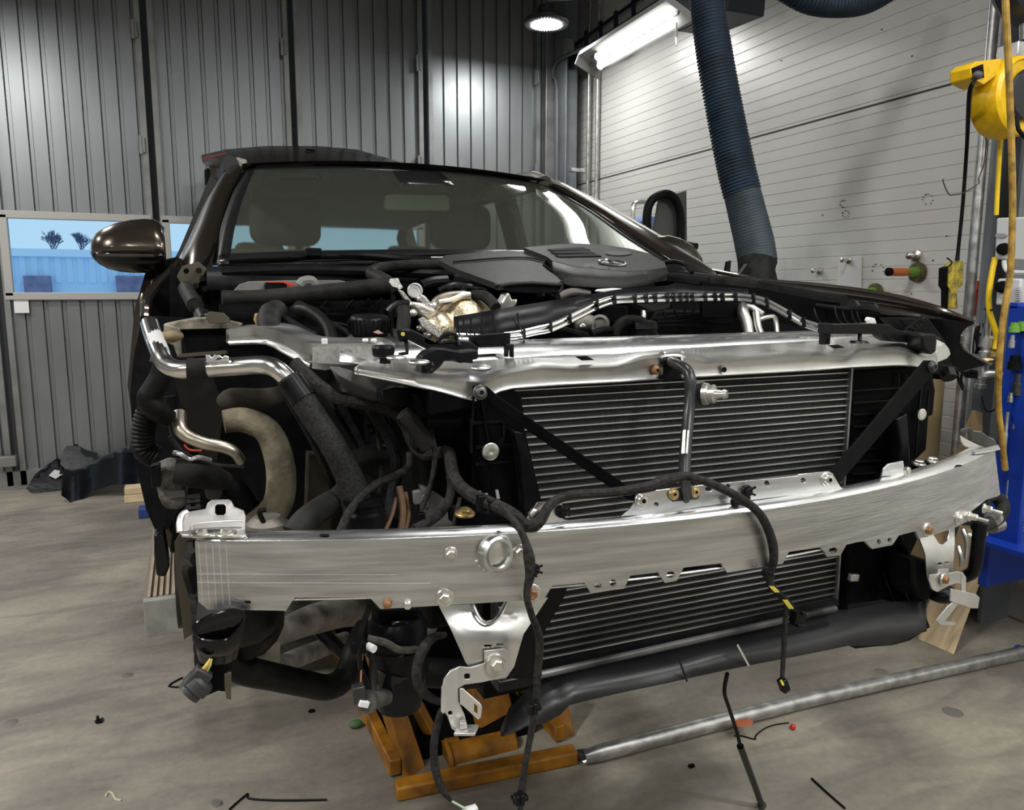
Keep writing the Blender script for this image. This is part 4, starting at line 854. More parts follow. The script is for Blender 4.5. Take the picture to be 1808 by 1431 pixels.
MB().bar(P(318, 628, 1.46), P(400, 622, 1.42), .008, .006).build('box_lower_flange', mat('dark_olive_steel'), hx)
rt_ = [(400, 583, 1.46), (440, 580, 1.42), (460, 579, 1.38), (490, 585, 1.33), (520, 600, 1.27), (550, 607, 1.22), (600, 608, 1.19), (650, 608, 1.17), (672, 620, 1.15)]
rb_ = [(400, 606, 1.46), (440, 603, 1.42), (460, 605, 1.38), (490, 617, 1.33), (520, 632, 1.27), (550, 640, 1.22), (600, 646, 1.19), (650, 640, 1.17), (672, 635, 1.15)]
A1, _ = catmull(pts3(rt_), [0] * 9, 4); B1, _ = catmull(pts3(rb_), [0] * 9, 4)
rail = part(MB().grid([[a + Vector((.04, .07, .004)), a + Vector((.006, .01, .001)), a, a.lerp(b, .5), b] for a, b in zip(A1, B1)]), 'wing_support_rail', ALU2, smooth=40, solid=.003, bevel=.0)
MB().sheet([(552, 613), (640, 612), (655, 617), (668, 630), (662, 640), (640, 645), (552, 641)], [circ(603, 622, 2.5, 8), circ(619, 621, 2.5, 8)], lambda x, y: P(x, y, 1.205 - (x - 550) * .0004), (0, .003, 0), 14).build('rail_end_plate', mat('spangled_zinc', (.42, .42, .41), .5, .9, noise=120, var=.25), rail, bevel=.0008)
MB().prism([P(x, y, 1.22) for x, y in [(551, 641), (600, 645), (600, 650), (575, 654), (551, 651)]], (0, .03, 0)).build('rail_foot', ALU3, rail)
part(MB().tube(pts3([(405, 606, 1.4), (470, 605, 1.36), (500, 620, 1.3), (550, 646, 1.22)]), .004, 8, 4), 'rail_edge', ALU3)

# ------------------------------------------------------------------ engine bay
def tp(L, r, name, m, n=10, k=4, parent=None, **kw): return part(MB().tube(pts3(L), r, n, k), name, m, parent, **kw)
def pz(L, Y, d, name, m, parent=None, **kw): return part(MB().prism([P(x, y, Y) for x, y in L], (0, d, 0)), name, m, parent, **kw)
part(MB().box((.86, 1.75, 1.12), (1.1, .85, .03)).box((.74, 1.5, .95), (.75, .5, .4)), 'engine_block_and_fill', BLKM, bevel=.01)  # block plus black sheet filling the bay so light cannot pass
pz([(300, 470), (420, 480), (800, 470), (1230, 488), (1420, 530), (1560, 600), (1400, 640), (300, 620)], 2.0, .02, 'bulkhead_panel', BLKM)
pz([(1240, 498), (1345, 510), (1465, 535), (1560, 560), (1575, 600), (1480, 590), (1400, 575), (1330, 560), (1240, 560)], 1.42, .01, 'inner_wing', BLKP)
# cowl seal, fuse tray
t1 = tp([(392, 527, 1.62), (440, 527, 1.62), (500, 523, 1.6), (575, 516, 1.56), (640, 509, 1.52), (690, 503, 1.5)], .0165, 'rubber_seal_channel', RUBG, 12, 4)
tp([(688, 504, 1.52), (672, 492, 1.6), (655, 483, 1.66), (672, 473, 1.72), (730, 468, 1.78), (790, 467, 1.82)], [.017, .015, .012, .012, .012, .012], 'rubber_seal_channel', RUBG, 12, 5)
pz([(412, 514), (424, 502), (440, 497), (520, 495), (600, 495), (625, 501), (628, 512)], 1.78, .03, 'fuse_tray', mat('grey_tray', (.16, .155, .145), .6, noise=20, var=.2), bevel=.003)
pz([(468, 499), (505, 498), (508, 510), (468, 511)], 1.76, .02, 'fuse_box', BLK, bevel=.002)
pz([(472, 497), (505, 497), (518, 501), (521, 506), (512, 506), (500, 500), (474, 500)], 1.755, .01, 'red_fuse_lever', REDP, bevel=.001)
tp([(530, 505, 1.75), (536, 498, 1.75), (550, 497, 1.75), (556, 506, 1.75)], .012, 'tray_hoop', mat('grey_tray'))
fr_ = MB()
for a, b in (((392, 545), (690, 545)), ((392, 552), (690, 556)), ((560, 530), (580, 550)), ((580, 530), (560, 550)), ((625, 530), (608, 550)), ((650, 528), (675, 552)), ((675, 528), (650, 552)), ((505, 542), (508, 562)), ((514, 542), (515, 562)), ((452, 543), (452, 560)), ((615, 540), (616, 560)), ((622, 540), (622, 560)), ((692, 520), (692, 560)), ((696, 520), (698, 560))):
    fr_.bar(P(*a, 1.57), P(*b, 1.57), .004, .004)
part(fr_, 'cowl_ribbing', BLK, smooth=0)
pz([(388, 538), (690, 530), (700, 600), (388, 600)], 1.6, .02, 'cowl_wall', BLKM)
pz([(451, 554), (463, 554), (466, 568), (464, 573), (452, 573), (449, 565)], 1.5, .02, 'amber_connector', mat('amber_plastic', (.4, .27, .1), .5), bevel=.002)
tp([(490, 548, 1.5), (478, 556, 1.47), (474, 575, 1.42), (480, 600, 1.38)], [.02, .022, .02, .016], 'bellows_boot', RUBG, 12, 4)
tp([(528, 548, 1.5), (545, 550, 1.46), (565, 562, 1.42), (580, 580, 1.38), (587, 605, 1.34)], [.012, .012, .011, .011, .011], 'coolant_hose', RUB, 12, 5)
tp([(528, 552, 1.52), (534, 545, 1.51)], .018, 'hose_collar', BLK, 14, 0)
tp([(500, 562, 1.46), (530, 580, 1.42), (560, 596, 1.38)], .008, 'wiring_loom', TAPE)
tp([(585, 575, 1.45), (605, 585, 1.42), (620, 600, 1.4)], .008, 'wiring_loom', TAPE)
tp([(580, 568, 1.5), (600, 572, 1.5), (625, 577, 1.5)], .002, 'thin_wire', RUB, 6)
# expansion tank and ribbed cap
rcap = MB()
g = []
c = P(652, 575, 1.36)
for (r_, h) in ((.0001, .030), (.020, .031), (.031, .029), (.0345, .024), (.036, .0), (.034, -.002)):
    g.append((r_, h))
rcap.lathe(g, c - Vector((0, 0, .012)), (0, -.12, 1), 40)
for k in range(28):
    a = 2 * math.pi * k / 28; rcap.box(c + Vector((.036 * math.cos(a), .036 * math.sin(a), -.001)), (.004, .004, .022), Matrix.Rotation(a, 3, 'Z'))
part(rcap, 'reservoir_cap', BLK, smooth=40)
tank = mat('smoky_tank_plastic', (.05, .05, .048), .25, noise=6, var=.4)
part(MB().lathe([(.03, .03), (.034, .012), (.05, .0), (.068, -.02), (.072, -.05), (.06, -.09), (.02, -.11)], P(655, 600, 1.38), (0, 0, 1), 26), 'expansion_tank', tank)
pz([(690, 588), (708, 585), (712, 604), (690, 606)], 1.36, .01, 'tank_label', BLK)
MB_ = part(MB().prism([P(x, y, 1.29) for x, y in [(659, 587), (668, 583), (677, 589), (668, 590)]], (0, .002, 0)), 'warning_sticker', mat('pink_sticker', (.6, .35, .32), .6))
lt_ = MB()
L0 = [(585, 648), (600, 650), (640, 662), (690, 678), (705, 684)]; L1 = [(585, 650), (600, 675), (625, 697), (655, 712), (700, 712)]
lt_.grid([[P(a[0], a[1], 1.13), P((a[0] + b[0]) / 2 - 2, (a[1] + b[1]) / 2, 1.11), P(b[0], b[1], 1.15)] for a, b in zip(L0, L1)])
part(lt_, 'washer_tank', mat('greyish_tank', (.10, .10, .095), .45, noise=5, var=.15), solid=.003, smooth=60)
part(MB().lathe([(.0125, 0), (.0155, .002), (.0165, .012), (.014, .016), (.0135, .016)], P(677, 630, 1.06), (0, 0, 1), 10), 'screw_knob', BLK, bevel=.001)
part(MB().cyl(P(680, 632, 1.06), P(680, 642, 1.06), .008), 'knob_stem', BLK)
for q in ((493 + 80, 603), (645, 603), (660, 603)): part(MB().box(P(q[0], q[1], 1.2), (.009, .004, .009)), 'edge_clip', PAPER, bevel=.001)
# turbo heat shield and neighbours
def hemi(c, r, ax, name, m):
    b = MB(); c = Vector(c); rows = []
    for i in range(9):
        t = math.pi / 2 * i / 8; rows.append([c + Vector((r[0] * math.cos(t) * math.cos(a), r[1] * math.cos(t) * math.sin(a), r[2] * math.sin(t))) for a in np.linspace(0, 2 * math.pi, 33)])
    return part(b.grid(rows), name, m, smooth=60)
hemi(P(818, 585, 1.42), (.068, .07, .068), 0, 'turbo_heat_shield', FOIL).__setitem__('label', 'crumpled gold heat shield')
part(MB().ell(P(775, 585, 1.36), (.03, .03, .035)), 'turbo_heat_shield', FOIL)
tp([(762, 542, 1.42), (772, 528, 1.42), (790, 521, 1.42), (812, 519, 1.42), (826, 521, 1.42), (838, 523, 1.4)], .0062, 'oil_pipe', mat('warm_silver_pipe', (.68, .64, .55), .3, 1), 10, 5)
tp([(775, 535, 1.38), (792, 532, 1.38), (812, 524, 1.39), (830, 521, 1.39)], .0065, 'oil_pipe', mat('warm_silver_pipe'), 10, 5)
tp([(836, 521, 1.4), (852, 522, 1.38), (866, 530, 1.36), (876, 543, 1.34)], .010, 'oil_hose', RUBG, 12, 5)
pz([(883, 540), (895, 517), (900, 518), (905, 530), (915, 528), (912, 540), (900, 546), (884, 548)], 1.38, .03, 'cast_bracket', ZINC, bevel=.004)
tp([(870, 532, 1.38), (882, 536, 1.38)], .006, 'sensor_stub', ZINC)
part(MB().lathe([(.0135, 0), (.0145, .002), (.0145, .006), (.0125, .007), (.012, .0035), (.0055, .0035), (.0055, .002)], P(732, 514, 1.42), (-.1, -1, .1), 26), 'bolt_washer', GALV)
pz([(690, 492), (703, 491), (707, 500), (712, 508), (705, 513), (700, 508), (692, 506), (687, 498)], 1.42, .004, 'dimpled_shield', mat('dimpled_alu', (.6, .6, .57), .4, .9, noise=240, var=.5, bump=1, bscale=500), bevel=.001)
pz([(703, 512), (712, 514), (722, 526), (734, 541), (728, 545), (712, 526)], 1.4, .01, 'heat_shield_bracket', FOILS, bevel=.002)
pz([(724, 532), (750, 536), (770, 545), (777, 560), (772, 580), (760, 574), (744, 560), (726, 540)], 1.36, .02, 'heat_shield_bracket', FOILS, bevel=.006)
pz([(738, 564), (748, 560), (780, 583), (785, 593), (776, 600), (745, 578)], 1.32, .006, 'perforated_strap', mat('perforated_strap_metal', (.5, .49, .45), .4, .9, noise=300, var=.6, bump=1, bscale=500), bevel=.002)
pz([(735, 528), (742, 520), (752, 522), (762, 535), (758, 545), (745, 540)], 1.40, .02, 'cast_flange', ZINC, bevel=.004)
for q in ((728, 553, 1.34, .009), (724, 538, 1.36, .006), (742, 580, 1.33, .007), (756, 592, 1.33, .008), (765, 540, 1.39, .01)):
    part(MB().ell(P(*q[:3]), (q[3], q[3], q[3] * .8)), 'fitting', GALV if q[3] > .007 else ZINC)
tp([(712, 545, 1.32), (713, 560, 1.31), (711, 585, 1.3)], .0115, 'sensor_body', RUBG, 12, 0)
tp([(682, 552, 1.33), (692, 542, 1.34), (706, 536, 1.35), (720, 535, 1.36)], .006, 'breather_hose', BLK)
tp([(700, 545, 1.4), (720, 560, 1.38), (715, 590, 1.36)], .006, 'breather_hose', BLK)
tp([(775, 515, 1.5), (800, 505, 1.5), (830, 508, 1.5), (860, 512, 1.48)], .008, 'vacuum_hose', BLK)
tp([(745, 505, 1.55), (765, 498, 1.55), (790, 496, 1.55)], .012, 'vacuum_hose', BLK)
for q in ((792, 510), (806, 508), (816, 512), (848, 514), (955, 521), (972, 523), (1000, 518), (1018, 522)):
    part(MB().ell(P(q[0], q[1], 1.48), (.010, .01, .006)), 'injector_connector', DARKSTEEL if q[0] % 2 else BLKM)
tp([(985, 524, 1.45), (1010, 516, 1.46), (1040, 518, 1.46)], .009, 'rail_pipe', mat('dull_rail', (.14, .13, .12), .5, .6))
# engine cover
def ec(x, y): return P(x, y, 1.40 + (505 - y) * .0062)
def ecs(dz): return lambda x, y: ec(x, y) + Vector((0, 0, dz))
cov = part(MB().sheet([(775, 463), (786, 454), (840, 449), (897, 445), (925, 447), (963, 463), (958, 473), (982, 491), (991, 500), (985, 503), (940, 500), (900, 502), (880, 506), (873, 503), (845, 493), (810, 480), (790, 471)], [], ecs(.004), (0, 0, -.012), 14), 'engine_cover', ENGC, bevel=.003, label='dusty textured black engine cover')
MB().sheet([(925, 446), (984, 440), (1019, 438), (1068, 441), (1110, 447), (1145, 456), (1173, 472), (1177, 482), (1142, 487), (1105, 489), (1013, 480), (975, 470), (965, 462)], [], ecs(.012), (0, 0, -.03), 14).build('cover_right_half', ENGC, cov, bevel=.004)
MB().grid([[ec(x, y1) + Vector((0, 0, .010)), ec(x, (y1 + y2) / 2) + Vector((0, -.004, .002)), ec(x, y2) + Vector((0, .01, -.01))] for x, y1, y2 in [(975, 470, 488), (1013, 480, 497), (1060, 485, 500), (1105, 489, 501), (1142, 487, 497), (1177, 481, 486)]]).build('cover_front_edge', ENGC, cov, solid=.003, smooth=50)
MB().sheet([(881, 506), (900, 503), (940, 501), (983, 504), (990, 500), (990, 512), (985, 517), (950, 518), (905, 516), (885, 511)], [], lambda x, y: P(x, y, 1.405), (0, .03, 0), 14).build('intake_mouth', BLKM, cov, smooth=0)
MB().tube([P(x, y, 1.40) for x, y in [(873, 503), (882, 505), (900, 502), (940, 500), (983, 503), (991, 502), (991, 511), (985, 517)]], .0035, 8, 3).build('intake_lip', ENGC, cov)
for (a, b) in (((967, 452), (1042, 450)), ((972, 457), (1050, 455.5)), ((980, 463), (1062, 461))):
    MB().sheet([(a[0], a[1] - 1.4), (b[0] - 14, b[1] - 3.4), (b[0], b[1] + 1.6), (a[0] + 8, a[1] + 1.4)], [], ecs(.0145), (0, 0, -.002), 30).build('vent_slot', BLKM, cov, smooth=0)
MB().sheet(circ(1092, 457, 23, 20, 4.3), [], ecs(.0145), (0, 0, -.002), 40).build('oil_filler_recess', mat('recess_dark', (.02, .02, .02), .5), cov, smooth=0)
for L in ([(965, 463), (960, 472), (985, 490)], [(800, 468), (880, 461), (930, 460), (958, 466)]):
    MB().tube([ec(*q) + Vector((0, 0, .0065)) for q in L], .0016, 6, 3).build('cover_groove', BLKM, cov)
e0 = ec(1081, 475) + Vector((0, 0, .0135)); exv = Vector((1, 0, 0)); eyv = (ec(1081, 465) - ec(1081, 485)); eyv.x = 0; eyv.normalize(); ezv = exv.cross(eyv).normalized()
ER = .0335
CHROME = mat('chrome_badge', (.75, .75, .74), .15, 1)
em = MB().lathe([(ER * .995, 0), (ER, .001), (ER * .98, .003), (ER * .88, .0035), (ER * .84, .002), (ER * .84, 0)], e0, ezv, 40)
emo = em.build('round_star_emblem', CHROME, cov)
st_ = MB()
pk = []
for k in range(3):
    a = math.pi / 2 + k * 2 * math.pi / 3; pk.append(e0 + (exv * math.cos(a) + eyv * math.sin(a)) * ER * .86 + ezv * .001)
    a2 = a + math.pi / 3; pk.append(e0 + (exv * math.cos(a2) + eyv * math.sin(a2)) * ER * .16 + ezv * .001)
ctr = e0 + ezv * .005
st_.add(pk + [ctr], [(i, (i + 1) % 6, 6) for i in range(6)] + [tuple(reversed(range(6)))])
st_.build('three_pointed_star', CHROME, emo, smooth=0)
MB().lathe([(ER * .85, 0), (ER * .85, .0006)], e0, ezv, 30).build('emblem_field', BLKG, emo)
# trough and twin silver tubes
tubetop = [(806, 592, 1.26), (850, 594, 1.25), (880, 592, 1.24), (918, 587, 1.24), (945, 581, 1.24), (969, 575, 1.24), (1000, 562, 1.25), (1030, 547, 1.26), (1054, 535, 1.27), (1085, 526, 1.28), (1120, 524, 1.28), (1180, 522, 1.28), (1240, 521, 1.27), (1298, 521, 1.27), (1329, 524, 1.26), (1353, 531, 1.25), (1391, 551, 1.23), (1418, 566, 1.21), (1440, 573, 1.2), (1455, 575, 1.19), (1475, 576, 1.18)]
twin = part(MB().tube(pts3(tubetop), .0042, 10, 4), 'twin_silver_tubes', mat('bright_silver_tube', (.85, .85, .83), .16, 1), label='pair of bright silver tubes in black clips')
tb2 = [(x, y + 8 + (1.5 if 960 < x < 1080 else 0), Y - .003) for x, y, Y in tubetop]
MB().tube(pts3(tb2), .0042, 10, 4).build('second_tube', mat('bright_silver_tube'), twin)
ck = MB()
for cx_ in (925, 972, 1006, 1054, 1085, 1121, 1141, 1157, 1178, 1189, 1201, 1212, 1222, 1245, 1262, 1275, 1298, 1329, 1353, 1393, 1418, 1457):
    y = I([(q[0], q[1]) for q in tubetop], cx_); Yc = I([(q[0], q[2]) for q in tubetop], cx_)
    o = MB().bar(P(cx_, y - 5, Yc - .004), P(cx_ + 1, y + 13, Yc - .008), .0035, .012).build('tube_clip', BLK, twin, bevel=.001)
def trow(x):
    yt = I([(801, 560), (882, 546), (1000, 527), (1100, 511), (1180, 505), (1192, 500), (1200, 501), (1235, 506), (1330, 512)], x)
    yb = I([(q[0], q[1] - 2) for q in tubetop], x); Yc = I([(q[0], q[2]) for q in tubetop], x)
    return [P(x, yt, Yc + .035), P(x, (yt + yb) / 2, Yc + .028), P(x, yb, Yc + .006)]
part(MB().grid([trow(x) for x in range(801, 1331, 10)]), 'cable_trough', BLKG if False else BLK, solid=.003, smooth=40)
rbm = MB()
for x0, x1, y0, y1 in ((805, 812, 563, 592), (818, 826, 563, 594), (831, 840, 562, 594), (850, 858, 562, 592), (870, 880, 553, 590), (914, 922, 553, 586)):
    part(MB().tube(pts3([(x0, y0, 1.255), ((x0 + x1) / 2 - 2, (y0 + y1) / 2 + 3, 1.25), (x1, y1, 1.235)]), .0016, 6, 4), 'trough_rib', BLK)
for x0, x1, y0, y1 in ((1437, 1459, 545, 576), (1473, 1492, 540, 576), (1487, 1509, 550, 577), (1503, 1521, 550, 576), (1512, 1532, 550, 576)):
    part(MB().tube(pts3([(x0, y0, 1.22), ((x0 + x1) / 2 - 4, (y0 + y1) / 2 + 4, 1.2), (x1, y1, 1.17)]), .0016, 6, 4), 'trough_rib', BLK)
tp([(1475, 579, 1.18), (1500, 576, 1.18), (1540, 574, 1.18)], .005, 'silver_tube_end', mat('bright_silver_tube'))
pz([(1535, 560), (1545, 562), (1549, 572), (1540, 574), (1532, 566)], 1.2, .01, 'bright_grommet', PAPER, bevel=.002)
# right hand arm and its feet
arm = pz([(1470, 573), (1549, 572), (1571, 573), (1582, 582), (1596, 585), (1651, 590), (1654, 596), (1653, 612), (1629, 607), (1582, 604), (1571, 598), (1565, 590), (1470, 590)], 1.02, .035, 'plastic_carrier_arm', BLK, bevel=.003)
pz([(1627, 592), (1654, 591), (1655, 602), (1653, 622), (1646, 626), (1638, 624), (1631, 616)], .985, .035, 'arm_end_block', BLK, arm, bevel=.003)
pz([(1455, 582), (1468, 582), (1466, 609), (1463, 609), (1462, 598), (1460, 598), (1459, 609), (1454, 609)], 1.04, .012, 'fork_leg', BLK, arm, bevel=.0015)
part(MB().cyl(P(1518, 588, 1.03), P(1518, 603, 1.02), .0035).lathe([(.002, -.002), (.018, -.001), (.014, .003)], P(1516, 605, 1.02), (0, 0, 1), 20), 'foot_pad', BLK, arm)
tr_ = MB()
for a, b in (((1597, 583), (1628, 558)), ((1612, 585), (1640, 560)), ((1597, 583), (1612, 588)), ((1613, 570), (1620, 578)), ((1628, 558), (1660, 562)), ((1625, 560), (1630, 570)), ((1605, 576), (1616, 583)), ((1560, 575), (1575, 578))):
    MB().bar(P(*a, 1.04), P(*b, 1.04), .003, .003).build('truss_bar', BLK, arm, smooth=0)
part(MB().ell(P(1653, 606, 1.1), (.008, .01, .014)), 'rubber_bush', RUB)
tp([(1590, 600, 1.1), (1610, 603, 1.09), (1632, 606, 1.09)], .004, 'latch_wire', BLK, parent=arm)
# left hand arm and latch
la = pz([(700, 582), (728, 582), (776, 606), (795, 600), (830, 603), (845, 613), (845, 620), (790, 620), (764, 622), (740, 610), (720, 600), (704, 600)], 1.13, .03, 'plastic_carrier_arm', BLK, bevel=.002)
pz([(744, 631), (754, 622), (773, 615), (791, 617), (816, 621), (845, 618), (845, 634), (811, 642), (807, 635), (787, 636), (778, 648), (762, 660), (744, 658)], 1.04, .03, 'latch_lever', BLK, la, bevel=.003)
MB().lathe([(.009, 0), (.009, .003), (.0065, .003), (.003, .006)], P(759, 647, 1.037), (0, -1, 0), 20).build('latch_pivot', BLKG, la)
pz([(836, 594), (903, 588), (902, 609), (893, 612), (845, 614), (838, 606)], 1.14, .03, 'arm_block', BLKM, la, bevel=.003)
pz([(894, 608), (908, 608), (908, 632), (904, 632), (903, 618), (899, 618), (898, 631), (894, 631)], 1.13, .012, 'fork_leg', BLK, la, bevel=.0015)
pz([(812, 640), (815, 628), (835, 628), (835, 642)], 1.06, .01, 'arm_gusset', BLKG, la)
tp([(772, 604, 1.13), (785, 592, 1.13), (803, 590, 1.13), (808, 602, 1.13), (812, 612, 1.12)], .003, 'arm_rib', BLK, parent=la)
tp([(716, 598, 1.14), (718, 612, 1.13), (719, 624, 1.12), (704, 626, 1.12)], .003, 'hook_rod', BLKM, 6, 0)
part(MB().lathe([(.003, 0), (.003, .002)], P(711, 590, 1.128), (0, -1, 0), 10), 'yellow_pin', YTAG)
# right half of the bay
pz([(1160, 548), (1320, 548), (1320, 600), (1150, 600), (1140, 575)], 1.5, .05, 'air_filter_box', BLKM, bevel=.005)
af = MB()
for a, b in (((1155, 562), (1255, 552)), ((1160, 568), (1280, 562)), ((1170, 548), (1175, 562)), ((1190, 546), (1195, 560)), ((1210, 545), (1205, 558)), ((1160, 575), (1240, 574)), ((1225, 546), (1220, 558))): af.bar(P(*a, 1.48), P(*b, 1.48), .004, .003)
part(af, 'filter_box_rib', BLK, smooth=0)
pz([(1120, 529), (1185, 531), (1183, 544), (1165, 550), (1140, 548), (1122, 538)], 1.3, .02, 'clip_tray', mat('satin_black_tray', (.022, .022, .022), .4), bevel=.003)
pz([(1248, 550), (1288, 545), (1295, 570), (1290, 574), (1246, 572)], 1.45, .03, 'relay_box', BLK, bevel=.003)
tp([(1311, 540, 1.42), (1312, 552, 1.40), (1318, 570, 1.38), (1322, 592, 1.36)], [.010, .013, .013, .012], 'charge_pipe', mat('cast_silver_pipe', (.55, .54, .51), .35, 1, noise=30, var=.15), 14, 5)
tp([(1313, 540, 1.42), (1328, 545, 1.42), (1347, 556, 1.4)], [.006, .010, .008], 'charge_pipe', mat('cast_silver_pipe'), 12, 4)
tp([(1335, 552, 1.38), (1338, 575, 1.36), (1344, 592, 1.34)], .008, 'charge_pipe', mat('cast_silver_pipe'), 12, 4)
tp([(1338, 566, 1.4), (1352, 561, 1.4), (1366, 560, 1.4), (1370, 572, 1.38), (1372, 590, 1.36)], .006, 'charge_pipe', mat('cast_silver_pipe'), 12, 5)
part(MB().lathe([(.034, -.02), (.034, .0), (.031, .001), (.031, .008), (.034, .009), (.031, .022), (.02, .026)], P(1133, 588, 1.36), (0, 0, 1), 28), 'pump_housing', BLK)
tp([(1086, 592, 1.34), (1090, 578, 1.34), (1104, 568, 1.35), (1122, 567, 1.37), (1135, 570, 1.38)], [.009, .010, .012, .012, .012], 'crankcase_hose', RUBG, 12, 5)
tp([(1045, 590, 1.34), (1065, 583, 1.34), (1088, 583, 1.34)], .007, 'crankcase_hose', TAPE, 10, 4)
part(MB().lathe([(.02, 0), (.02, .006), (.014, .007), (.013, .001)], P(1059, 573, 1.4), (-.5, -1, .2), 24), 'idler_ring', mat('beige_grey_ring', (.18, .17, .15), .5))
part(MB().ell(P(1035, 572, 1.42), (.028, .02, .02)), 'alternator_casting', CAST)
part(MB().ell(P(1028, 577, 1.38), (.008, .008, .008)), 'fitting', ZINC)
pz([(998, 582), (1000, 578), (1040, 587), (1042, 596), (1030, 598), (998, 588)], 1.3, .03, 'sensor_box', BLK, bevel=.003)
tp([(1135, 545, 1.4), (1136, 556, 1.39), (1135, 568, 1.38)], [.004, .006, .004], 'level_sensor', ZINC)
pz([(1063, 540), (1110, 540), (1112, 570), (1065, 572)], 1.46, .04, 'engine_mount', BLKP, bevel=.005)
pz([(1057, 515), (1060, 511), (1088, 509), (1105, 511), (1070, 517)], 1.4, .02, 'white_cloth', PAPER, bevel=.003)
tp([(1165, 466, 1.9), (1190, 462, 1.86), (1210, 468, 1.8), (1222, 482, 1.76)], .006, 'washer_hose', RUB, 8, 4)
pz([(1165, 468), (1195, 465), (1218, 484), (1195, 488), (1168, 486)], 1.92, .01, 'cowl_end_panel', BLK)
tp([(1160, 493, 1.7), (1250, 503, 1.6)], .02, 'inner_wing_seal', BLKM)
# ------------------------------------------------------------------ wiring looms
loom = tp([(520, 640, 1.22), (545, 665, 1.2), (575, 690, 1.18), (600, 706, 1.16), (640, 713, 1.15), (690, 725, 1.14), (715, 750, 1.13), (728, 780, 1.12), (745, 803, 1.1), (775, 800, 1.08), (792, 800, 1.05), (797, 825, 1.02), (803, 846, .99), (824, 869, .96), (853, 885, .93), (889, 900, .90), (912, 915, .87), (925, 926, .845), (940, 929, .83), (954, 920, .825), (967, 897, .83), (985, 882, .835), (1016, 874, .83), (1080, 870, .815), (1145, 860, .80), (1166, 851, .80), (1204, 842, .80), (1229, 845, .79), (1266, 859, .79), (1308, 881, .79), (1338, 904, .788), (1354, 930, .788), (1364, 960, .79), (1366, 990, .792), (1359, 1015, .80), (1361, 1035, .80)],
          [.010] * 3 + [.009] * 8 + [.009, .009, .009, .010, .009, .009, .008, .008, .007, .0065, .006, .006, .006, .007, .008, .006, .0055, .0055, .006, .006, .006, .0065, .006, .006, .005], 'wiring_loom', TAPEG, 10, 5, label='dusty taped loom draped over the beam')
MB().tube(pts3([(1361, 1035, .80), (1378, 1052, .80), (1398, 1072, .80)]), .005, 8, 3).build('loom_branch', TAPE, loom)
yw = MB()
for d in (-3, 0, 3): yw.tube(pts3([(1362 + d, 1036, .795), (1372 + d, 1046, .795)]), .0012, 5, 0).tube(pts3([(1386 + d, 1060, .795), (1397 + d, 1075, .795)]), .0012, 5, 0)
yw.build('yellow_wires', YTAG, loom)
MB().box(P(1408, 1091, .80), (.018, .014, .017), Matrix.Rotation(.3, 3, 'Y')).box(P(1408, 1103, .80), (.014, .018, .006), Matrix.Rotation(.3, 3, 'Y')).box(P(1418, 1083, .79), (.006, .008, .005)).build('connector', BLKM if False else BLK, loom, bevel=.0012)
MB().tube(pts3([(1388, 1066, .80), (1387, 1090, .80), (1385, 1130, .80), (1383, 1165, .80), (1381, 1198, .80)]), [.003, .0035, .004, .0035, .003], 8, 3).build('loom_branch', TAPEG, loom)
MB().bar(P(1380, 1200, .80), P(1387, 1220, .80), .012, .012).build('round_plug', BLK, loom, bevel=.002)
MB().tube(pts3([(1379, 1202, .792), (1383, 1210, .79)]), .002, 5, 0).build('yellow_wires', YTAG, loom)
l2 = tp([(885, 893, .86), (900, 910, .83), (915, 930, .80), (927, 955, .79), (934, 985, .785), (936, 1015, .785), (931, 1040, .785), (931, 1060, .783), (940, 1090, .79), (951, 1120, .80), (953, 1150, .80), (949, 1190, .80), (947, 1230, .80), (942, 1270, .80), (934, 1315, .80), (926, 1360, .80), (921, 1400, .80), (918, 1440, .80)],
        [.0035, .0035, .004, .0045, .007, .006, .0045, .004, .0045, .005, .005, .0045, .0045, .0045, .004, .004, .005, .003], 'wiring_loom', TAPEG, 10, 4, label='thin grey loom hanging over the beam front')
for x, y in ((940, 1250), (917, 1410)):
    MB().box(P(x, y, .795), (.02, .012, .006)).box(P(x + 3, y, .79), (.006, .012, .014)).box(P(x - 5, y + 2, .79), (.006, .01, .012)).build('loom_clip', BLK, l2, bevel=.001)
l3 = tp([(786, 1122, .90), (765, 1126, .89), (748, 1145, .88), (737, 1175, .875), (737, 1205, .87), (752, 1227, .87), (772, 1238, .865), (785, 1240, .86)], [.004, .006, .0065, .0065, .006, .006, .005, .004], 'wiring_loom', TAPEG, 10, 5)
MB().tube(pts3([(780, 1252, .86), (771, 1285, .855), (766, 1320, .85), (769, 1360, .85), (781, 1395, .845), (797, 1415, .84)]), [.004, .005, .005, .0055, .0045, .002], 10, 4).build('loom_tail', TAPEG, l3)
MB().tube(pts3([(797, 1415, .84), (815, 1425, .84), (824, 1430, .84)]), .0015, 6, 2).build('bare_wires', mat('pale_green_wire', (.45, .55, .4), .5), l3)
MB().box(P(830, 1431, .84), (.018, .01, .006)).build('white_plug', PAPER, l3)
l4 = tp([(724, 800, 1.1), (722, 824, 1.09), (701, 839, 1.08), (663, 856, 1.06), (642, 873, 1.05), (617, 904, 1.03), (600, 940, 1.01)], .006, 'wiring_loom', TAPEG, 10, 5)
l5 = tp([(795, 840, 1.03), (797, 860, 1.03), (789, 892, 1.02), (768, 915, 1.0), (731, 935, .98)], .0065, 'wiring_loom', TAPEG, 10, 5)
tp([(640, 700, 1.18), (660, 730, 1.17), (690, 780, 1.16), (700, 830, 1.15), (690, 900, 1.12), (700, 940, 1.1)], .010, 'wiring_loom', TAPE, 10, 5)
tp([(740, 660, 1.1), (745, 700, 1.1), (740, 740, 1.1), (735, 790, 1.1)], .012, 'wiring_loom', TAPE, 10, 5)
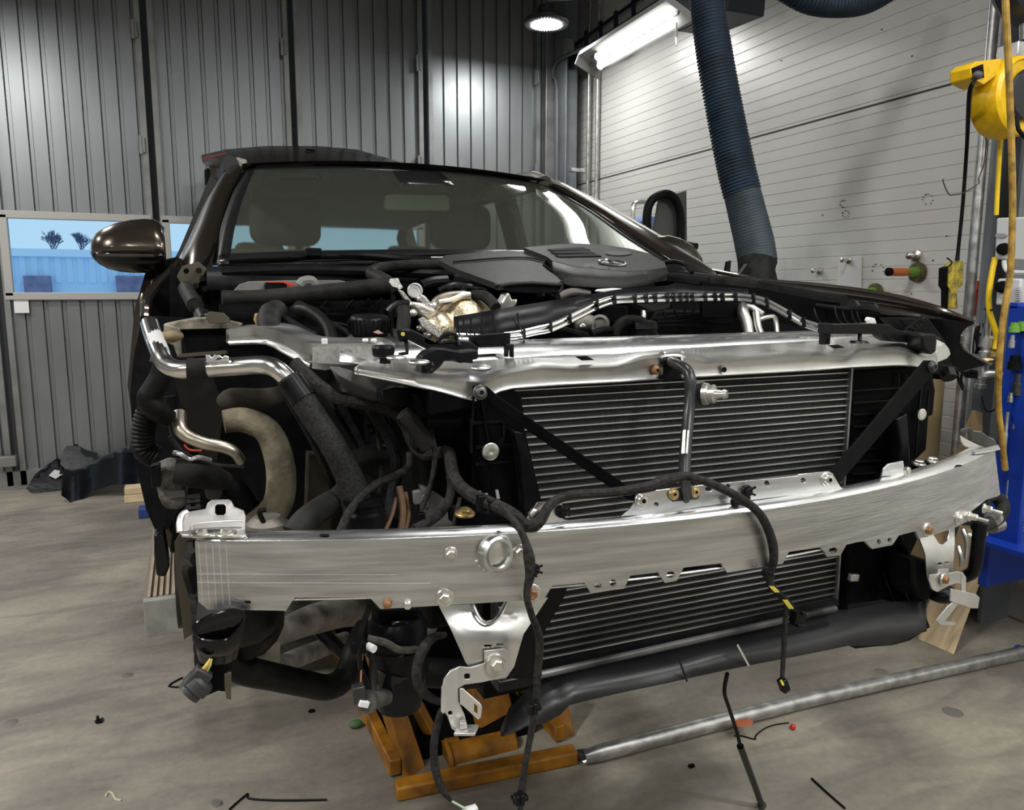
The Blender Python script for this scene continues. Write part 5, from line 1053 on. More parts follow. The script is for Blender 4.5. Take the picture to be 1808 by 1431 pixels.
tp([(660, 730, 1.2), (680, 745, 1.2), (650, 760, 1.2)], .010, 'wiring_loom', BLK, 10, 5)
tp([(560, 690, 1.3), (600, 760, 1.28), (640, 830, 1.26), (690, 860, 1.25)], .012, 'radiator_hose', BLK, 10, 5)
tp([(630, 820, 1.2), (660, 808, 1.2), (700, 812, 1.2)], .022, 'radiator_hose', RUB, 12, 4)
tp([(710, 730, 1.05), (735, 755, 1.05), (755, 790, 1.05)], .012, 'flat_strap', RUBG, 6, 3)
for a in ((705, 860, 712, 900, 708, 938), (700, 880, 692, 910, 680, 938), (716, 870, 722, 905, 716, 938)):
    tp([(a[0], a[1], 1.08), (a[2], a[3], 1.06), (a[4], a[5], 1.04)], .003 if a[0] != 705 else .005, 'brown_wire', mat('tan_wire', (.15, .085, .045), .6), 8, 4)
pz([(748, 862), (760, 866), (795, 888), (800, 930), (752, 938)], 1.06, .03, 'control_module', mat('grey_module', (.13, .13, .13), .5, .4, noise=20, var=.3), bevel=.003)
for q in ((735, 866), (748, 872), (742, 905)): part(MB().bar(P(q[0], q[1], 1.05), P(q[0] + 3, q[1] + 24, 1.05), .012, .01), 'module_connector', mat('pale_connector', (.12, .12, .118), .5) if q[0] != 742 else BLK, bevel=.002)
pz([(672, 690), (700, 684), (735, 685), (735, 712), (700, 722), (672, 712)], 1.08, .03, 'loom_junction', BLK, bevel=.006)
pz([(735, 700), (835, 712), (840, 740), (755, 742), (735, 730)], 1.03, .06, 'lamp_mount_box', BLKP, bevel=.004)
# pump below the beam
pb = part(MB().lathe([(.030, -.08), (.036, -.05), (.040, -.03), (.040, .0), (.044, .002), (.044, .012), (.040, .014), (.040, .04), (.034, .05)], P(703, 1150, .97), (0, 0, 1), 28), 'vacuum_pump', BLK)
pz([(668, 1078), (740, 1075), (745, 1135), (725, 1142), (672, 1142)], .95, .05, 'pump_bracket', BLKP, bevel=.004)
pz([(690, 1100), (722, 1098), (735, 1145), (694, 1148)], .94, .01, 'pump_rib', BLKG, bevel=.003)
tp([(650, 1128, .93), (680, 1135, .92), (705, 1148, .92), (735, 1147, .93)], .005, 'pump_strap', mat('scuffed_black_band', (.06, .055, .045), .5, .4, noise=60, var=.6), 8, 4)
MB().tube(pts3([(700, 1178, .96), (695, 1205, .96), (700, 1235, .96)]), [.032, .026, .018], 16, 3).build('pump_outlet', BLKG, pb)
part(MB().box(P(632, 1140, .93), (.018, .02, .016)), 'clamp_block', BLKM, bevel=.002)
part(MB().cyl(P(650, 1141, .925), P(661, 1147, .915), .005), 'clamp_screw', PAPER)
tp([(640, 1155, .93), (638, 1178, .93), (637, 1206, .93)], .0012, 'pink_wire', COPPER, 6, 0)
tp([(652, 1072, .90), (644, 1095, .91), (636, 1122, .92), (634, 1150, .92), (637, 1180, .93)], .0035, 'black_lead', BLK)
qc = part(MB().cyl(P(650, 1240, .92), P(682, 1230, .94), .011).cyl(P(647, 1241, .915), P(652, 1239, .92), .0145), 'quick_connector', mat('dull_connector', (.07, .068, .062), .5, .2))
MB().bar(P(632, 1210, .92), P(635, 1240, .92), .016, .014).build('plug_body', DARKSTEEL, qc, bevel=.002)
MB().bar(P(633, 1240, .915), P(650, 1243, .915), .012, .008).build('plug_latch', PAPER, qc, bevel=.001)
tp([(690, 1175, 1.05), (720, 1185, 1.05), (790, 1190, 1.04), (850, 1190, 1.02)], .022, 'intercooler_hose', RUB, 14, 4)
tp([(560, 1110, 1.3), (620, 1170, 1.3), (650, 1230, 1.3)], .012, 'anti_roll_bar_link', BLK, 10, 4)
# connector hanging at the lower left
cn = part(MB().lathe([(.014, 0), (.017, .004), (.017, .016), (.0145, .018), (.0145, .024)], P(360, 1198, .93), (-.75, -.1, -.62), 20), 'round_connector', mat('grey_black_plastic', (.03, .03, .032), .45))
MB().box(P(350, 1200, .925), (.022, .014, .026), Matrix.Rotation(.7, 3, 'Y')).build('connector_shell', BLKM if False else mat('grey_black_plastic'), cn, bevel=.002)
for k, (m_, dx) in enumerate(((YTAG, 0), (mat('amber_wire', (.6, .35, .05), .5), 3), (mat('violet_wire', (.3, .12, .2), .5), 6), (mat('lime_wire', (.35, .5, .06), .5), 9))):
    MB().tube(pts3([(352 + dx * 1.4, 1188, .925), (362 + dx, 1176, .925), (371 + dx * .3, 1164, .93)]), .0011, 5, 3).build('wire', m_, cn)
# chafe-guard details in the arch
for q in ((262, 830, 1.34), (290, 905, 1.36)): pass
tp([(470, 900, 1.18), (458, 905, 1.18), (470, 930, 1.18), (480, 940, 1.18)], .004, 'sensor_lead', RUB, 8, 4)
tp([(300, 700, 1.4), (310, 760, 1.4), (330, 800, 1.4)], .01, 'brake_hose', BLK, 10, 4)
tp([(395, 855, 1.4), (420, 870, 1.4), (450, 920, 1.4), (460, 960, 1.4)], .02, 'bellows_boot', BLKM, 12, 4)
# right hand end of the beam: hose and pipe bundle
tp([(1760, 878, 1.06), (1770, 892, 1.05), (1765, 912, 1.04), (1745, 925, 1.02), (1727, 932, 1.0)], .014, 'coolant_hose', RUBG, 12, 4)
tp([(1733, 925, .99), (1728, 950, .99), (1724, 985, .99), (1718, 1010, 1.0), (1700, 1020, 1.02)], .0125, 'coolant_hose', BLK, 12, 4)
tp([(1752, 912, 1.02), (1757, 918, 1.02)], .016, 'hose_clamp', GALV, 14, 0)
tp([(1750, 930, 1.05), (1765, 925, 1.05)], .016, 'grey_sleeve', GALV, 12, 0)
for q in ((1700, 935, 1706, 985), (1692, 965, 1697, 1000)): tp([(q[0], q[1], 1.0), (q[2], q[1] + 20, .99), (q[2], q[3], 1.0)], .004, 'brake_pipe', GALV)
part(MB().ell(P(1712, 945, .99), (.004, .004, .004)), 'fitting', PAPER)
# thin cables and tabs in the dark bay beside the radiator
for L, r in (([(505, 700, 1.25), (540, 760, 1.24), (575, 830, 1.22), (600, 900, 1.2)], .005), ([(650, 715, 1.2), (668, 770, 1.19), (672, 850, 1.18), (660, 930, 1.16)], .004),
             ([(600, 715, 1.28), (640, 790, 1.27), (668, 880, 1.25), (690, 935, 1.22)], .006), ([(760, 760, 1.06), (768, 800, 1.05), (762, 850, 1.05), (745, 900, 1.04)], .004),
             ([(812, 880, 1.0), (806, 905, .99), (800, 930, .98)], .003), ([(700, 720, 1.12), (712, 690, 1.1), (735, 672, 1.1)], .005),
             ([(430, 870, 1.45), (455, 880, 1.44), (470, 910, 1.43)], .006), ([(300, 770, 1.36), (325, 800, 1.36), (370, 820, 1.37), (430, 825, 1.38)], .004)):
    tp(L, r, 'thin_cable', TAPEG if r < .005 else TAPE, 8, 5)
for q in ((846, 868), (858, 872), (877, 866)):
    part(MB().bar(P(q[0], q[1], .95), P(q[0] + 3, q[1] + 16, .94), .004, .003), 'clip_pin', mat('grey_pin', (.12, .12, .12), .5), smooth=0)
for q in ((850, 888, .925), (868, 894, .915)):
    part(MB().box(P(*q), (.012, .012, .02)), 'loom_clamp', BLK, bevel=.001)

# ------------------------------------------------------------------ things in the hall
def own(mb, name, m, label, cat, group=None, **k): return tag(mb.build(name, m, **k), label, cat, group)
# hanging round LED lamp
lc = P(965, 43, 5.2)
lp = thing('round_ceiling_lamp', 'round white LED high-bay lamp hanging near the folding doors', 'lamp', lc + Vector((0, 0, .05)))
MB().lathe([(.150, .0), (.160, .01), (.158, .03), (.12, .05), (.07, .06), (.06, .12), (.02, .13)], lc, (0, 0, 1), 40).build('lamp_housing', DARKSTEEL, lp)
MB().lathe([(.108, -.006), (.108, .004)], lc, (0, 0, 1), 40).build('light_disc', LAMPE, lp)
b = MB()
for k in range(40):
    a = 2 * math.pi * k / 40; b.box(lc + Vector((.133 * math.cos(a), .133 * math.sin(a), -.003)), (.036, .006, .012), Matrix.Rotation(a, 3, 'Z'))
b.build('heat_fins', mat('lamp_fins', (.35, .35, .38), .4, .6), lp, smooth=0)
MB().tube([lc + Vector((0, 0, .13)), lc + Vector((0, 0, 1.4))], .008, 8, 0).build('lamp_cable', DARKSTEEL, lp)
area('round_lamp_light', lc + Vector((0, 0, -.02)), .35, 20, (1, 1, 1))
MB().tube([PX(963, 12, 2.46), PX(966, 2, 2.46), PX(1060, -4, 2.46)], .006, 8, 2).build('hook_conduit', mat('pale_conduit', (.3, .34, .34), .5), lp)
# twin tube fitting
tf = thing('tube_light_fitting', 'long twin-tube fluorescent fitting along the white wall', 'lamp', PX(1110, 60, 2.5))
A0, A1 = PX(1056, 100, 2.44), PX(1183, 24, 2.44); B0, B1 = PX(1060, 116, 2.5), PX(1190, 42, 2.5)
MB().cyl(A0, A1, .019, n=16).build('tube', LAMPT, tf); MB().cyl(B0, B1, .019, n=16).build('tube', LAMPT, tf)
dY = (A1 - A0).normalized(); mid0, mid1 = (A0 + B0) / 2 - dY * .14, (A1 + B1) / 2 + dY * .05
ac = (B0 - A0); ac = (ac - dY * ac.dot(dY)).normalized(); nn = dY.cross(ac).normalized(); nn = nn if nn.z > 0 else -nn
Rm = Matrix((ac, dY, nn)).transposed(); Lh = (mid1 - mid0).length
MB().box((mid0 + mid1) / 2 + nn * .045, (.19, Lh, .035), Rm).build('lamp_tray', LAMPB, tf, bevel=.003)
MB().box(mid0 + nn * .01, (.19, .012, .08), Rm).build('end_plate', LAMPB, tf)
MB().box((mid0 + mid1) / 2 + nn * .015, (.014, Lh, .02), Rm).build('centre_rib', GALV, tf)
for q in (A0, B0): MB().cyl(q - dY * .04, q, .026).build('lamp_holder', GALV, tf)
MB().tube([B1 + dY * .02, B1 + dY * .03 + Vector((0, 0, -.12))], .006, 8, 0).build('pull_switch', LAMPB, tf)
area('tube_fitting_light', (A0 + B1) / 2 - nn * .06, .12, 3, (1, 1, .96), sy=1.2).rotation_euler = Rm.to_euler()
# heater housing and beams up high
own(MB().prism([PX(x, y, 2.7) for x, y in [(1180, -70), (1290, -70), (1283, 18), (1195, 56)]], (.25, 0, 0)), 'roof_heater', DKSTEEL, 'dark blue box-shaped roof heater beside the blue exhaust hose', 'heater', bevel=.01)
lt = thing('cable_ladder', 'dark steel cable ladder running high along the white wall', 'cable tray', PX(1080, 60, 3.0))
MB().bar(PX(978, 130, 3.0), PX(1260, -45, 3.0), .03, .10).build('ladder_rail', DKSTEEL, lt)
MB().bar(PX(978, 108, 3.02), PX(1150, -15, 3.02), .03, .03).build('ladder_rail', DKSTEEL, lt)
for x, y in ((1012, 75), (1035, 55), (1060, 38), (1087, 20), (1118, 0)): MB().bar(PX(x, y, 3.0), PX(x + 1, y + 32, 3.0), .02, .03).build('ladder_rung', DKSTEEL, lt)
own(MB().box(PX(1004, 82, 2.9), (.06, .08, .10)), 'junction_box', mat('pale_junction', (.2, .2, .19), .5), 'small grey junction box beside the cable ladder', 'junction box', bevel=.004)
own(MB().tube([PX(983, 330, 2.9), PX(983, 160, 2.9), PX(976, 135, 2.9), PX(982, 112, 2.9), PX(1000, 98, 2.9), PX(1060, 76, 2.9)], .014, 10, 4), 'cable_conduit', mat('dull_conduit', (.12, .125, .13), .5), 'grey bent conduit running down the corner column', 'conduit')
own(MB().tube([(3.14, 5.82, .0), (3.14, 5.82, 4.6)], .013, 12, 0), 'vertical_pipe', GALV, 'left of two thin galvanised pipes in the room corner', 'pipe')
own(MB().tube([(3.155, 5.7, .0), (3.155, 5.7, 4.6)], .013, 12, 0), 'vertical_pipe', GALV, 'right of two thin galvanised pipes in the room corner', 'pipe')
own(MB().box(P(1018, 301, 5.7), (.12, .06, .03)), 'pipe_clamp', GALV, 'small clamp holding the two corner pipes', 'clamp', bevel=.004)
# blue exhaust extraction hose
eh = thing('exhaust_hose', 'thick blue ribbed exhaust extraction hose hanging by the white wall', 'hose', P(1340, 500, 2.45))
MB().tube(pts3([(1240, -90, 2.62), (1248, 0, 2.6), (1262, 100, 2.58), (1280, 200, 2.56), (1298, 290, 2.53), (1310, 340, 2.51)]), [.062, .063, .068, .070, .072, .073], 22, 8, ribs=(.032, .0125)).build('ribbed_hose', BLUEH, eh, smooth=50)
MB().tube(pts3([(1309, 335, 2.51), (1320, 380, 2.50), (1332, 430, 2.48), (1338, 465, 2.46)]), [.070, .073, .076, .075], 22, 5, ribs=(.008, .012)).build('hose_sleeve', mat('sleeve_blue_grey', (.03, .045, .055), .6, noise=8, var=.4, bump=.4, bscale=40), eh, smooth=50)
MB().tube(pts3([(1337, 462, 2.46), (1336, 480, 2.45), (1340, 520, 2.43)]), [.076, .07, .082], 22, 3).build('rubber_nozzle', RUBG, eh, smooth=50)
MB().prism(pts3([(1303, 490, 2.4), (1320, 466, 2.4), (1325, 492, 2.4)]), (0, .02, 0)).build('nozzle_clamp', BLK, eh)
own(MB().tube(pts3([(1380, -30, 2.5), (1430, -3, 2.5), (1480, 4, 2.5), (1530, -2, 2.5), (1580, -30, 2.5)]), .055, 18, 6, ribs=(.05, .017)), 'looped_exhaust_hose', BLUEH, 'blue ribbed hose loop just dipping into view at the top', 'hose', smooth=50)
own(MB().prism(pts3([(1284, 462, 2.3), (1291, 460, 2.3), (1288, 500, 2.3), (1277, 500, 2.3)]), (0, .01, 0)), 'wiper_blade_scrap', BLK, 'narrow black upright blade behind the right wing', 'blade')
# cord reel and air reel
def xat(px, py, Y): return P(px, py, Y).x
rx = xat(1714, 166, 1.96) + .134; rz = P(1760, 168, 1.9).z
cr_ = thing('cable_reel', 'yellow cable reel with dark hub hanging on the column', 'reel', (rx, 2.1, rz))
MB().lathe([(.10, 0), (.128, .01), (.134, .03), (.134, .09), (.13, .11), (.118, .12), (.113, .112), (.075, .112)], (rx, 1.98, rz), (0, -1, 0), 44).build('reel_drum', YELR, cr_, smooth=30)
MB().lathe([(.07, .105), (.088, .122), (.082, .13), (.03, .134)], (rx + .01, 1.98, rz), (0, -1, 0), 12).build('reel_hub', mat('hub_dark', (.02, .021, .026), .4), cr_, smooth=20)
MB().prism(pts3([(1714, 118, 1.88), (1724, 108, 1.88), (1770, 103, 1.88), (1765, 130, 1.88), (1752, 140, 1.88), (1738, 150, 1.88), (1716, 138, 1.88)]), (0, .08, 0)).build('cable_outlet', YELR, cr_, bevel=.005)
MB().prism(pts3([(1718, 120, 1.875), (1736, 113, 1.875), (1738, 137, 1.875), (1720, 140, 1.875)]), (0, .01, 0)).build('outlet_roller', BLKM, cr_)
MB().box((rx, 1.92, rz + .15), (.05, .08, .06)).build('reel_hook', GALV, cr_, bevel=.004)
MB().tube(pts3([(1796, 205, 1.82), (1798, 228, 1.81), (1812, 245, 1.8)]), .007, 8, 3).build('feed_cable', RUB, cr_)
MB().ell(P(1726, 133, 1.86), (.016, .016, .014)).build('cable_stop_ball', mat('stop_grey', (.09, .085, .085), .5), cr_)
br = thing('hose_reel', 'dark navy hose reel above the yellow cable reel', 'reel', (xat(1735, 20, 2.1) + .20, 2.05, P(1760, 0, 2.0).z))
c = Vector((xat(1735, 0, 1.94) + .175, 1.95, P(1760, -12, 1.94).z + .07))
MB().lathe([(.10, 0), (.165, .01), (.178, .03), (.178, .10), (.165, .12), (.1, .13), (.05, .14)], c, (0, -1, 0), 44).build('reel_casing', mat('reel_navy', (.022, .025, .038), .35, coat=.3), br, smooth=30)
MB().lathe([(.12, .125), (.10, .145), (.0, .15)], c, (0, -1, 0), 30).build('reel_cover', mat('reel_navy'), br, smooth=30)
MB().tube([c + Vector((-.02, -.06, -.17)), c + Vector((-.01, -.06, -.22))], .02, 10, 0).build('reel_swivel', GALV, br)
# pendant control
pc = thing('pendant_control', 'scuffed yellow and black pendant controller hanging on a black cable', 'controller', P(1685, 500, 2.1))
MB().tube(pts3([(1722, 142, 1.86), (1712, 165, 1.88), (1707, 260, 2.05), (1700, 360, 2.08), (1692, 440, 2.1), (1690, 460, 2.1)]), [.006, .008, .007, .007, .007, .009], 8, 5).build('control_cable', RUB, pc)
MB().prism(pts3([(1676, 469, 2.1), (1686, 461, 2.1), (1702, 461, 2.1), (1700, 505, 2.1), (1694, 508, 2.1), (1690, 512, 2.1), (1691, 545, 2.1), (1675, 545, 2.1), (1677, 510, 2.1), (1674, 505, 2.1)]), (.03, .05, 0)).build('controller_body', mat('scuffed_yellow', (.72, .55, .04), .5, noise=45, var=.2, col2=(.12, .10, .05)), pc, bevel=.004)
MB().prism(pts3([(1667, 473, 2.11), (1675, 470, 2.11), (1674, 505, 2.11), (1677, 512, 2.11), (1675, 545, 2.11), (1671, 545, 2.11), (1671, 512, 2.11), (1666, 504, 2.11)]), (.02, .04, 0)).build('controller_back', BLKM, pc, bevel=.003)
MB().tube(pts3([(1676, 470, 2.1), (1681, 463, 2.1), (1672, 456, 2.1)]), .003, 6, 2).build('toggle_lever', BLK, pc)
own(MB().tube(pts3([(1738, 232, 2.0), (1741, 255, 2.0), (1737, 290, 2.0), (1728, 315, 2.0), (1727, 325, 2.0), (1700, 341, 2.0), (1685, 344, 2.0), (1675, 343, 2.0), (1665, 320, 2.0), (1667, 316, 2.0)]), .0022, 6, 3), 'wire_hook', DARKSTEEL, 'thin bent wire hook dangling below the yellow reel', 'wire')
# column at the right, boxes, hoses
co = thing('steel_column', 'grey painted steel H-column at the right edge', 'column', (2.9, 1.92, 0))
MB().box((3.06, 2.13, 2.35), (.26, .014, 4.7)).build('column_flange', COLM, co, smooth=0); MB().box((3.06, 2.01, 2.35), (.26, .014, 4.7)).build('column_flange', COLM, co, smooth=0)
MB().box((3.06, 2.07, 2.35), (.012, .12, 4.7)).build('column_web', COLM, co, smooth=0)
own(MB().tube([(2.92, 2.165, .0), (2.92, 2.165, 4.6)], .02, 12, 0), 'vertical_pipe', GALV, 'galvanised pipe running up the grey column', 'pipe')
def ebox(L, X, d, name, label, knob=None):
    t = thing(name, label, 'control box', PX(L[0][0], L[0][1], X))
    MB().prism([PX(x, y, X) for x, y in L], (d, 0, 0)).build('box_body', GREYBOX, t, bevel=.006)
    if knob: MB().lathe([(.022, 0), (.02, .016), (.012, .018)], PX(knob[0], knob[1], X), (-1, -.15, 0), 14).build('rotary_knob', BLKM, t)
    return t
e_ = ebox([(1759, 385), (1840, 382), (1840, 462), (1755, 458)], 2.70, .07, 'switch_box', 'upper pale grey switch box with black knob on the column', (1773, 440))
MB().sheet(circ(1768, 416, 11, 14, 4), [], lambda x, y: PX(x, y, 2.698), (-.002, 0, 0), 30).build('badge', mat('silver_badge', (.3, .3, .29), .4), e_, smooth=0)
e_ = ebox([(1761, 492), (1803, 492), (1801, 541), (1757, 539)], 2.68, .06, 'thermostat_box', 'lower pale grey thermostat box with round black dial', (1771, 507))
b = MB()
for k in range(7): b.box(PX(1797 + .4 * k, 508 + 3.6 * k, 2.672), (.006, .03, .003))
b.build('vent_slots', GREYBOX, e_)
own(MB().tube([PX(1773, 460, 2.69), PX(1774, 471, 2.69), PX(1782, 480, 2.69), PX(1815, 482, 2.69)], .008, 8, 4), 'cable_conduit', mat('white_cable', (.6, .6, .58), .5), 'white cable leaving the bottom of the upper switch box', 'cable')
own(MB().tube(pts3([(1768, 225, 1.98), (1763, 300, 1.98), (1759, 380, 1.98)]), .008, 10, 3), 'air_hose', YELB, 'upper bright yellow hose behind the ochre hose', 'hose')
own(MB().tube(pts3([(1757, 455, 1.92), (1751, 485, 1.92), (1746, 520, 1.92), (1747, 550, 1.92), (1756, 580, 1.91), (1760, 600, 1.91), (1757, 617, 1.91)]), .010, 10, 5), 'air_hose', YELB, 'lower bright yellow hose bending below the switch box', 'hose')
own(MB().tube(pts3([(1774, -20, 1.42), (1778, 60, 1.42), (1782, 150, 1.42), (1786, 260, 1.42), (1788, 360, 1.42), (1786, 440, 1.42), (1783, 490, 1.42), (1774, 545, 1.42), (1767, 600, 1.42), (1763, 660, 1.42), (1763, 720, 1.42), (1768, 770, 1.42), (1775, 830, 1.42)]), .0085, 10, 4), 'air_line', BROWNH, 'dirty ochre air line hanging down the right edge', 'hose')
own(MB().bar(P(1738, 546, 1.95), P(1752, 548, 1.9), .004, .006), 'cable_tie', BLK, 'black tie around the yellow hose', 'cable tie')
rp = thing('red_comb_tool', 'red plastic tool with notched edge hanging by the column', 'tool', PX(1720, 500, 3.17))
MB().prism([PX(x, y, 3.17) for x, y in [(1717, 497), (1726, 496), (1727, 510), (1724, 512), (1721, 530), (1717, 530)]], (.02, 0, 0)).build('tool_head', REDP, rp, bevel=.002)
MB().prism([PX(x, y, 3.17) for x, y in [(1715, 529), (1721, 529), (1718, 558), (1712, 558)]], (.02, 0, 0)).build('tool_shaft', REDP, rp, bevel=.002)
for k in range(6): MB().box(PX(1715.5 - .4 * k, 503 + 4 * k, 3.17), (.02, .012, .004)).build('tool_tooth', REDP, rp)
# valves and fittings
vt = thing('valve_assembly', 'cluster of galvanised pipe fittings and valves on the column', 'valve', P(1745, 650, 1.95))
b = MB().tube(pts3([(1745, 545, 1.95), (1742, 600, 1.95)]), .012, 10, 0).lathe([(.02, 0), (.026, .01), (.026, .05), (.018, .06), (.03, .07), (.03, .1), (.018, .11)], P(1739, 645, 1.95), (0, 0, 1), 12)
b.build('valve_body', GALV, vt, smooth=30)
MB().tube(pts3([(1738, 640, 1.95), (1737, 660, 1.95), (1748, 660, 1.93), (1770, 665, 1.9), (1790, 690, 1.88)]), [.014, .018, .016, .013, .013], 12, 3).build('valve_elbow', GALV, vt)
MB().lathe([(.012, 0), (.02, .005), (.02, .02), (.014, .022), (.014, .04), (.02, .042), (.02, .05)], P(1730, 688, 1.95), (0, 0, 1), 12).build('drain_fitting', GALV, vt, smooth=30)
MB().lathe([(.014, 0), (.022, .004), (.022, .02), (.012, .03)], P(1756, 632, 1.92), (0, 0, 1), 8).build('brass_nut', BRASS, vt, smooth=30)
MB().tube(pts3([(1726, 640, 1.95), (1755, 635, 1.92)]), .012, 8, 0).build('cross_pipe', BRASS, vt)
MB().tube(pts3([(1733, 700, 1.95), (1738, 720, 1.93), (1744, 727, 1.92), (1758, 722, 1.88), (1770, 700, 1.86)]), .003, 6, 4).build('thin_hose', RUB, vt)
b = MB()
for k in range(9):
    x0 = 1722 + random.random() * 14; b.tube(pts3([(x0, 570 + random.random() * 20, 1.98), (x0 - 4 + random.random() * 8, 600, 1.97), (x0 - 6 + random.random() * 12, 625, 1.98)]), .003, 5, 3)
b.build('cable_bundle', RUB, vt)
tt_ = thing('cutter_tool', 'teal and black hand tool hanging near the valves', 'tool', P(1712, 660, 1.9))
MB().prism(pts3([(1710, 655, 1.9), (1726, 659, 1.9), (1727, 667, 1.9), (1712, 664, 1.9)]), (0, .03, 0)).build('tool_body', TEAL, tt_, bevel=.003)
MB().prism(pts3([(1702, 658, 1.9), (1718, 652, 1.9), (1728, 655, 1.9), (1727, 670, 1.9), (1712, 668, 1.9)]), (0, .02, 0)).build('tool_grip', BLK, tt_, bevel=.003)
# things on the white wall
def wallp(x, y, d=0): return PX(x, y, WX - .004 - d)
def hook(x, y, label, cat='hook', r=.02):
    t = thing('magnetic_hook', label, cat, wallp(x, y))
    MB().lathe([(r, 0), (r * .9, .01), (r * .35, .014), (r * .3, .05), (r * .6, .052), (r * .6, .06), (r * .1, .066)], wallp(x, y), (-1, -.1, 0), 18).build('hook_stem', ZINC, t)
hook(1448, 479, 'small chrome wall peg left of the pinned white paper')
hook(1500, 460, 'small chrome wall peg pinning the white paper')
hook(1619, 452, 'small chrome wall disc above the upper orange-handled scraper', r=.03)
own(MB().sheet([(1480, 456), (1522, 452), (1521, 516), (1478, 514)], [], lambda x, y: wallp(x, y), (-.002, 0, 0), 60), 'pinned_paper', PAPER, 'white paper sheet pinned on the white wall', 'paper', smooth=0)
def scraper(x, y, label, s=1):
    t = thing('round_magnet_tool', label, 'tool', wallp(x, y)); q = wallp(x, y)
    ax = Vector((-1, .0, .0))
    MB().lathe([(.045 * s, 0), (.047 * s, .006), (.045 * s, .018), (.03 * s, .02)], q, ax, 28).build('round_head', mat('magnet_face', (.09, .08, .025), .5, noise=40, var=.6), t)
    MB().lathe([(.026 * s, .018), (.022 * s, .05), (.016 * s, .07)], q, ax, 20).build('green_collar', GREENP, t)
    MB().lathe([(.015 * s, .07), (.0195 * s, .09), (.0195 * s, .16), (.017 * s, .185)], q, ax, 20).build('orange_handle', ORANGE, t)
    MB().lathe([(.0195 * s, .183), (.0195 * s, .198), (.008, .2)], q, ax, 20).build('handle_cap', BLKM, t)
scraper(1622, 481, 'upper orange-handled round magnet tool stuck on the white wall')
scraper(1547, 516, 'lower orange-handled round magnet tool half hidden by the car wing', .95)
mk = MB()
for (x, y, r) in ((1489, 360, 6), (1493, 378, 6), (1638, 352, 9), (1550, 476, 10)):
    for k in range(9):
        a = random.random() * 6.28; mk.box(wallp(x + r * math.cos(a), y + r * math.sin(a), -.002), (.002, .006, .004))
for q in ((1557, 52), (1379, 107), (1610, 99), (1452, 380), (1519, 460), (1647, 460), (1609, 519), (1671, 417), (1720, 710), (1700, 735)): mk.box(wallp(q[0], q[1], -.002), (.002, .008, .006))
k_ = mk.build('wall_scuffs', mat('scuff_grey', (.08, .08, .07), .8), smooth=0); k_['kind'] = 'stuff'; tag(k_, 'small dark scuff marks and holes on the white wall', 'marks')
# paper roll, cardboard, plank
own(MB().cyl((2.88, 2.32, .0), (2.88, 2.32, 1.05), .085, n=32), 'paper_roll', CARD, 'tall brown paper roll standing against the white wall', 'roll')
b = MB().prism(pts3([(1718, 725, 2.0), (1735, 730, 2.0), (1735, 765, 2.0), (1722, 775, 2.0), (1704, 760, 2.0)]), (0.01, .01, 0)).prism(pts3([(1702, 765, 1.99), (1730, 772, 1.99), (1712, 850, 1.95), (1670, 960, 1.9), (1640, 960, 1.9), (1680, 830, 1.95)]), (.01, .01, 0))
own(b, 'cardboard_wrapping', CARD2, 'crumpled brown paper wrapping behind the right beam end', 'paper')
q0, q1 = PZ(1621, 1130, 0.0), PZ(1684, 1157, 0.0)
top0, top1 = P(1700, 935, 1.98), P(1764, 940, 1.93)
own(MB().add([q0, q1, top1, top0] + [q + Vector((.045, .045, 0)) for q in (q0, q1, top1, top0)], [(0, 1, 2, 3), (7, 6, 5, 4), (0, 4, 5, 1), (1, 5, 6, 2), (2, 6, 7, 3), (3, 7, 4, 0)]), 'wooden_plank', WOOD, 'wide pale wooden plank leaning near the blue tool rack', 'plank', smooth=0, bevel=.003)
# blue perforated tool rack
def perf():
    m = bpy.data.materials.new('perforated_blue_panel'); m.use_nodes = True; t = m.node_tree; b = t.nodes['Principled BSDF']; L = t.links.new
    b.inputs['Roughness'].default_value = .4
    c = t.nodes.new('ShaderNodeTexCoord'); mp = t.nodes.new('ShaderNodeMapping'); mp.inputs['Scale'].default_value = (85, 85, 85); L(c.outputs['Object'], mp.inputs[0])
    v = t.nodes.new('ShaderNodeTexVoronoi'); v.inputs['Scale'].default_value = 1; v.inputs['Randomness'].default_value = 0; v.voronoi_dimensions = '2D'
    s_ = t.nodes.new('ShaderNodeSeparateXYZ'); q_ = t.nodes.new('ShaderNodeCombineXYZ'); L(mp.outputs[0], s_.inputs[0]); L(s_.outputs[0], q_.inputs[0]); L(s_.outputs[2], q_.inputs[1]); L(q_.outputs[0], v.inputs['Vector']); r = t.nodes.new('ShaderNodeValToRGB'); r.color_ramp.interpolation = 'CONSTANT'
    r.color_ramp.elements[0].color = (.3, .3, .33, 1); r.color_ramp.elements[1].position = .33; r.color_ramp.elements[1].color = (.006, .03, .27, 1)
    L(v.outputs['Distance'], r.inputs[0]); L(r.outputs[0], b.inputs['Base Color']); return m
tr = thing('tool_rack', 'blue perforated tool rack at the right edge of the hall', 'tool rack', (2.6, 1.7, 0))
RX = xat(1789, 560, 1.66); zt, zb = P(1789, 540, 1.66).z, P(1789, 945, 1.66).z
MB().box((RX + .30, 1.66, (zt + zb) / 2), (.60, .01, zt - zb)).build('perforated_panel', perf(), tr, smooth=0)
MB().box((RX, 1.62, (zt + zb) / 2), (.02, .10, zt - zb)).box((RX + .3, 1.655, zt), (.62, .03, .02)).build('rack_side', BLUER, tr, bevel=.003)
MB().box((RX + .27, 1.56, zb), (.68, .22, .02)).box((RX + .27, 1.45, zb + .0), (.68, .01, .045)).build('rack_tray', BLUER, tr, bevel=.003)
MB().box((RX + .27, 1.66, zb - .08), (.6, .03, .16)).build('rack_back_panel', BLUER, tr)
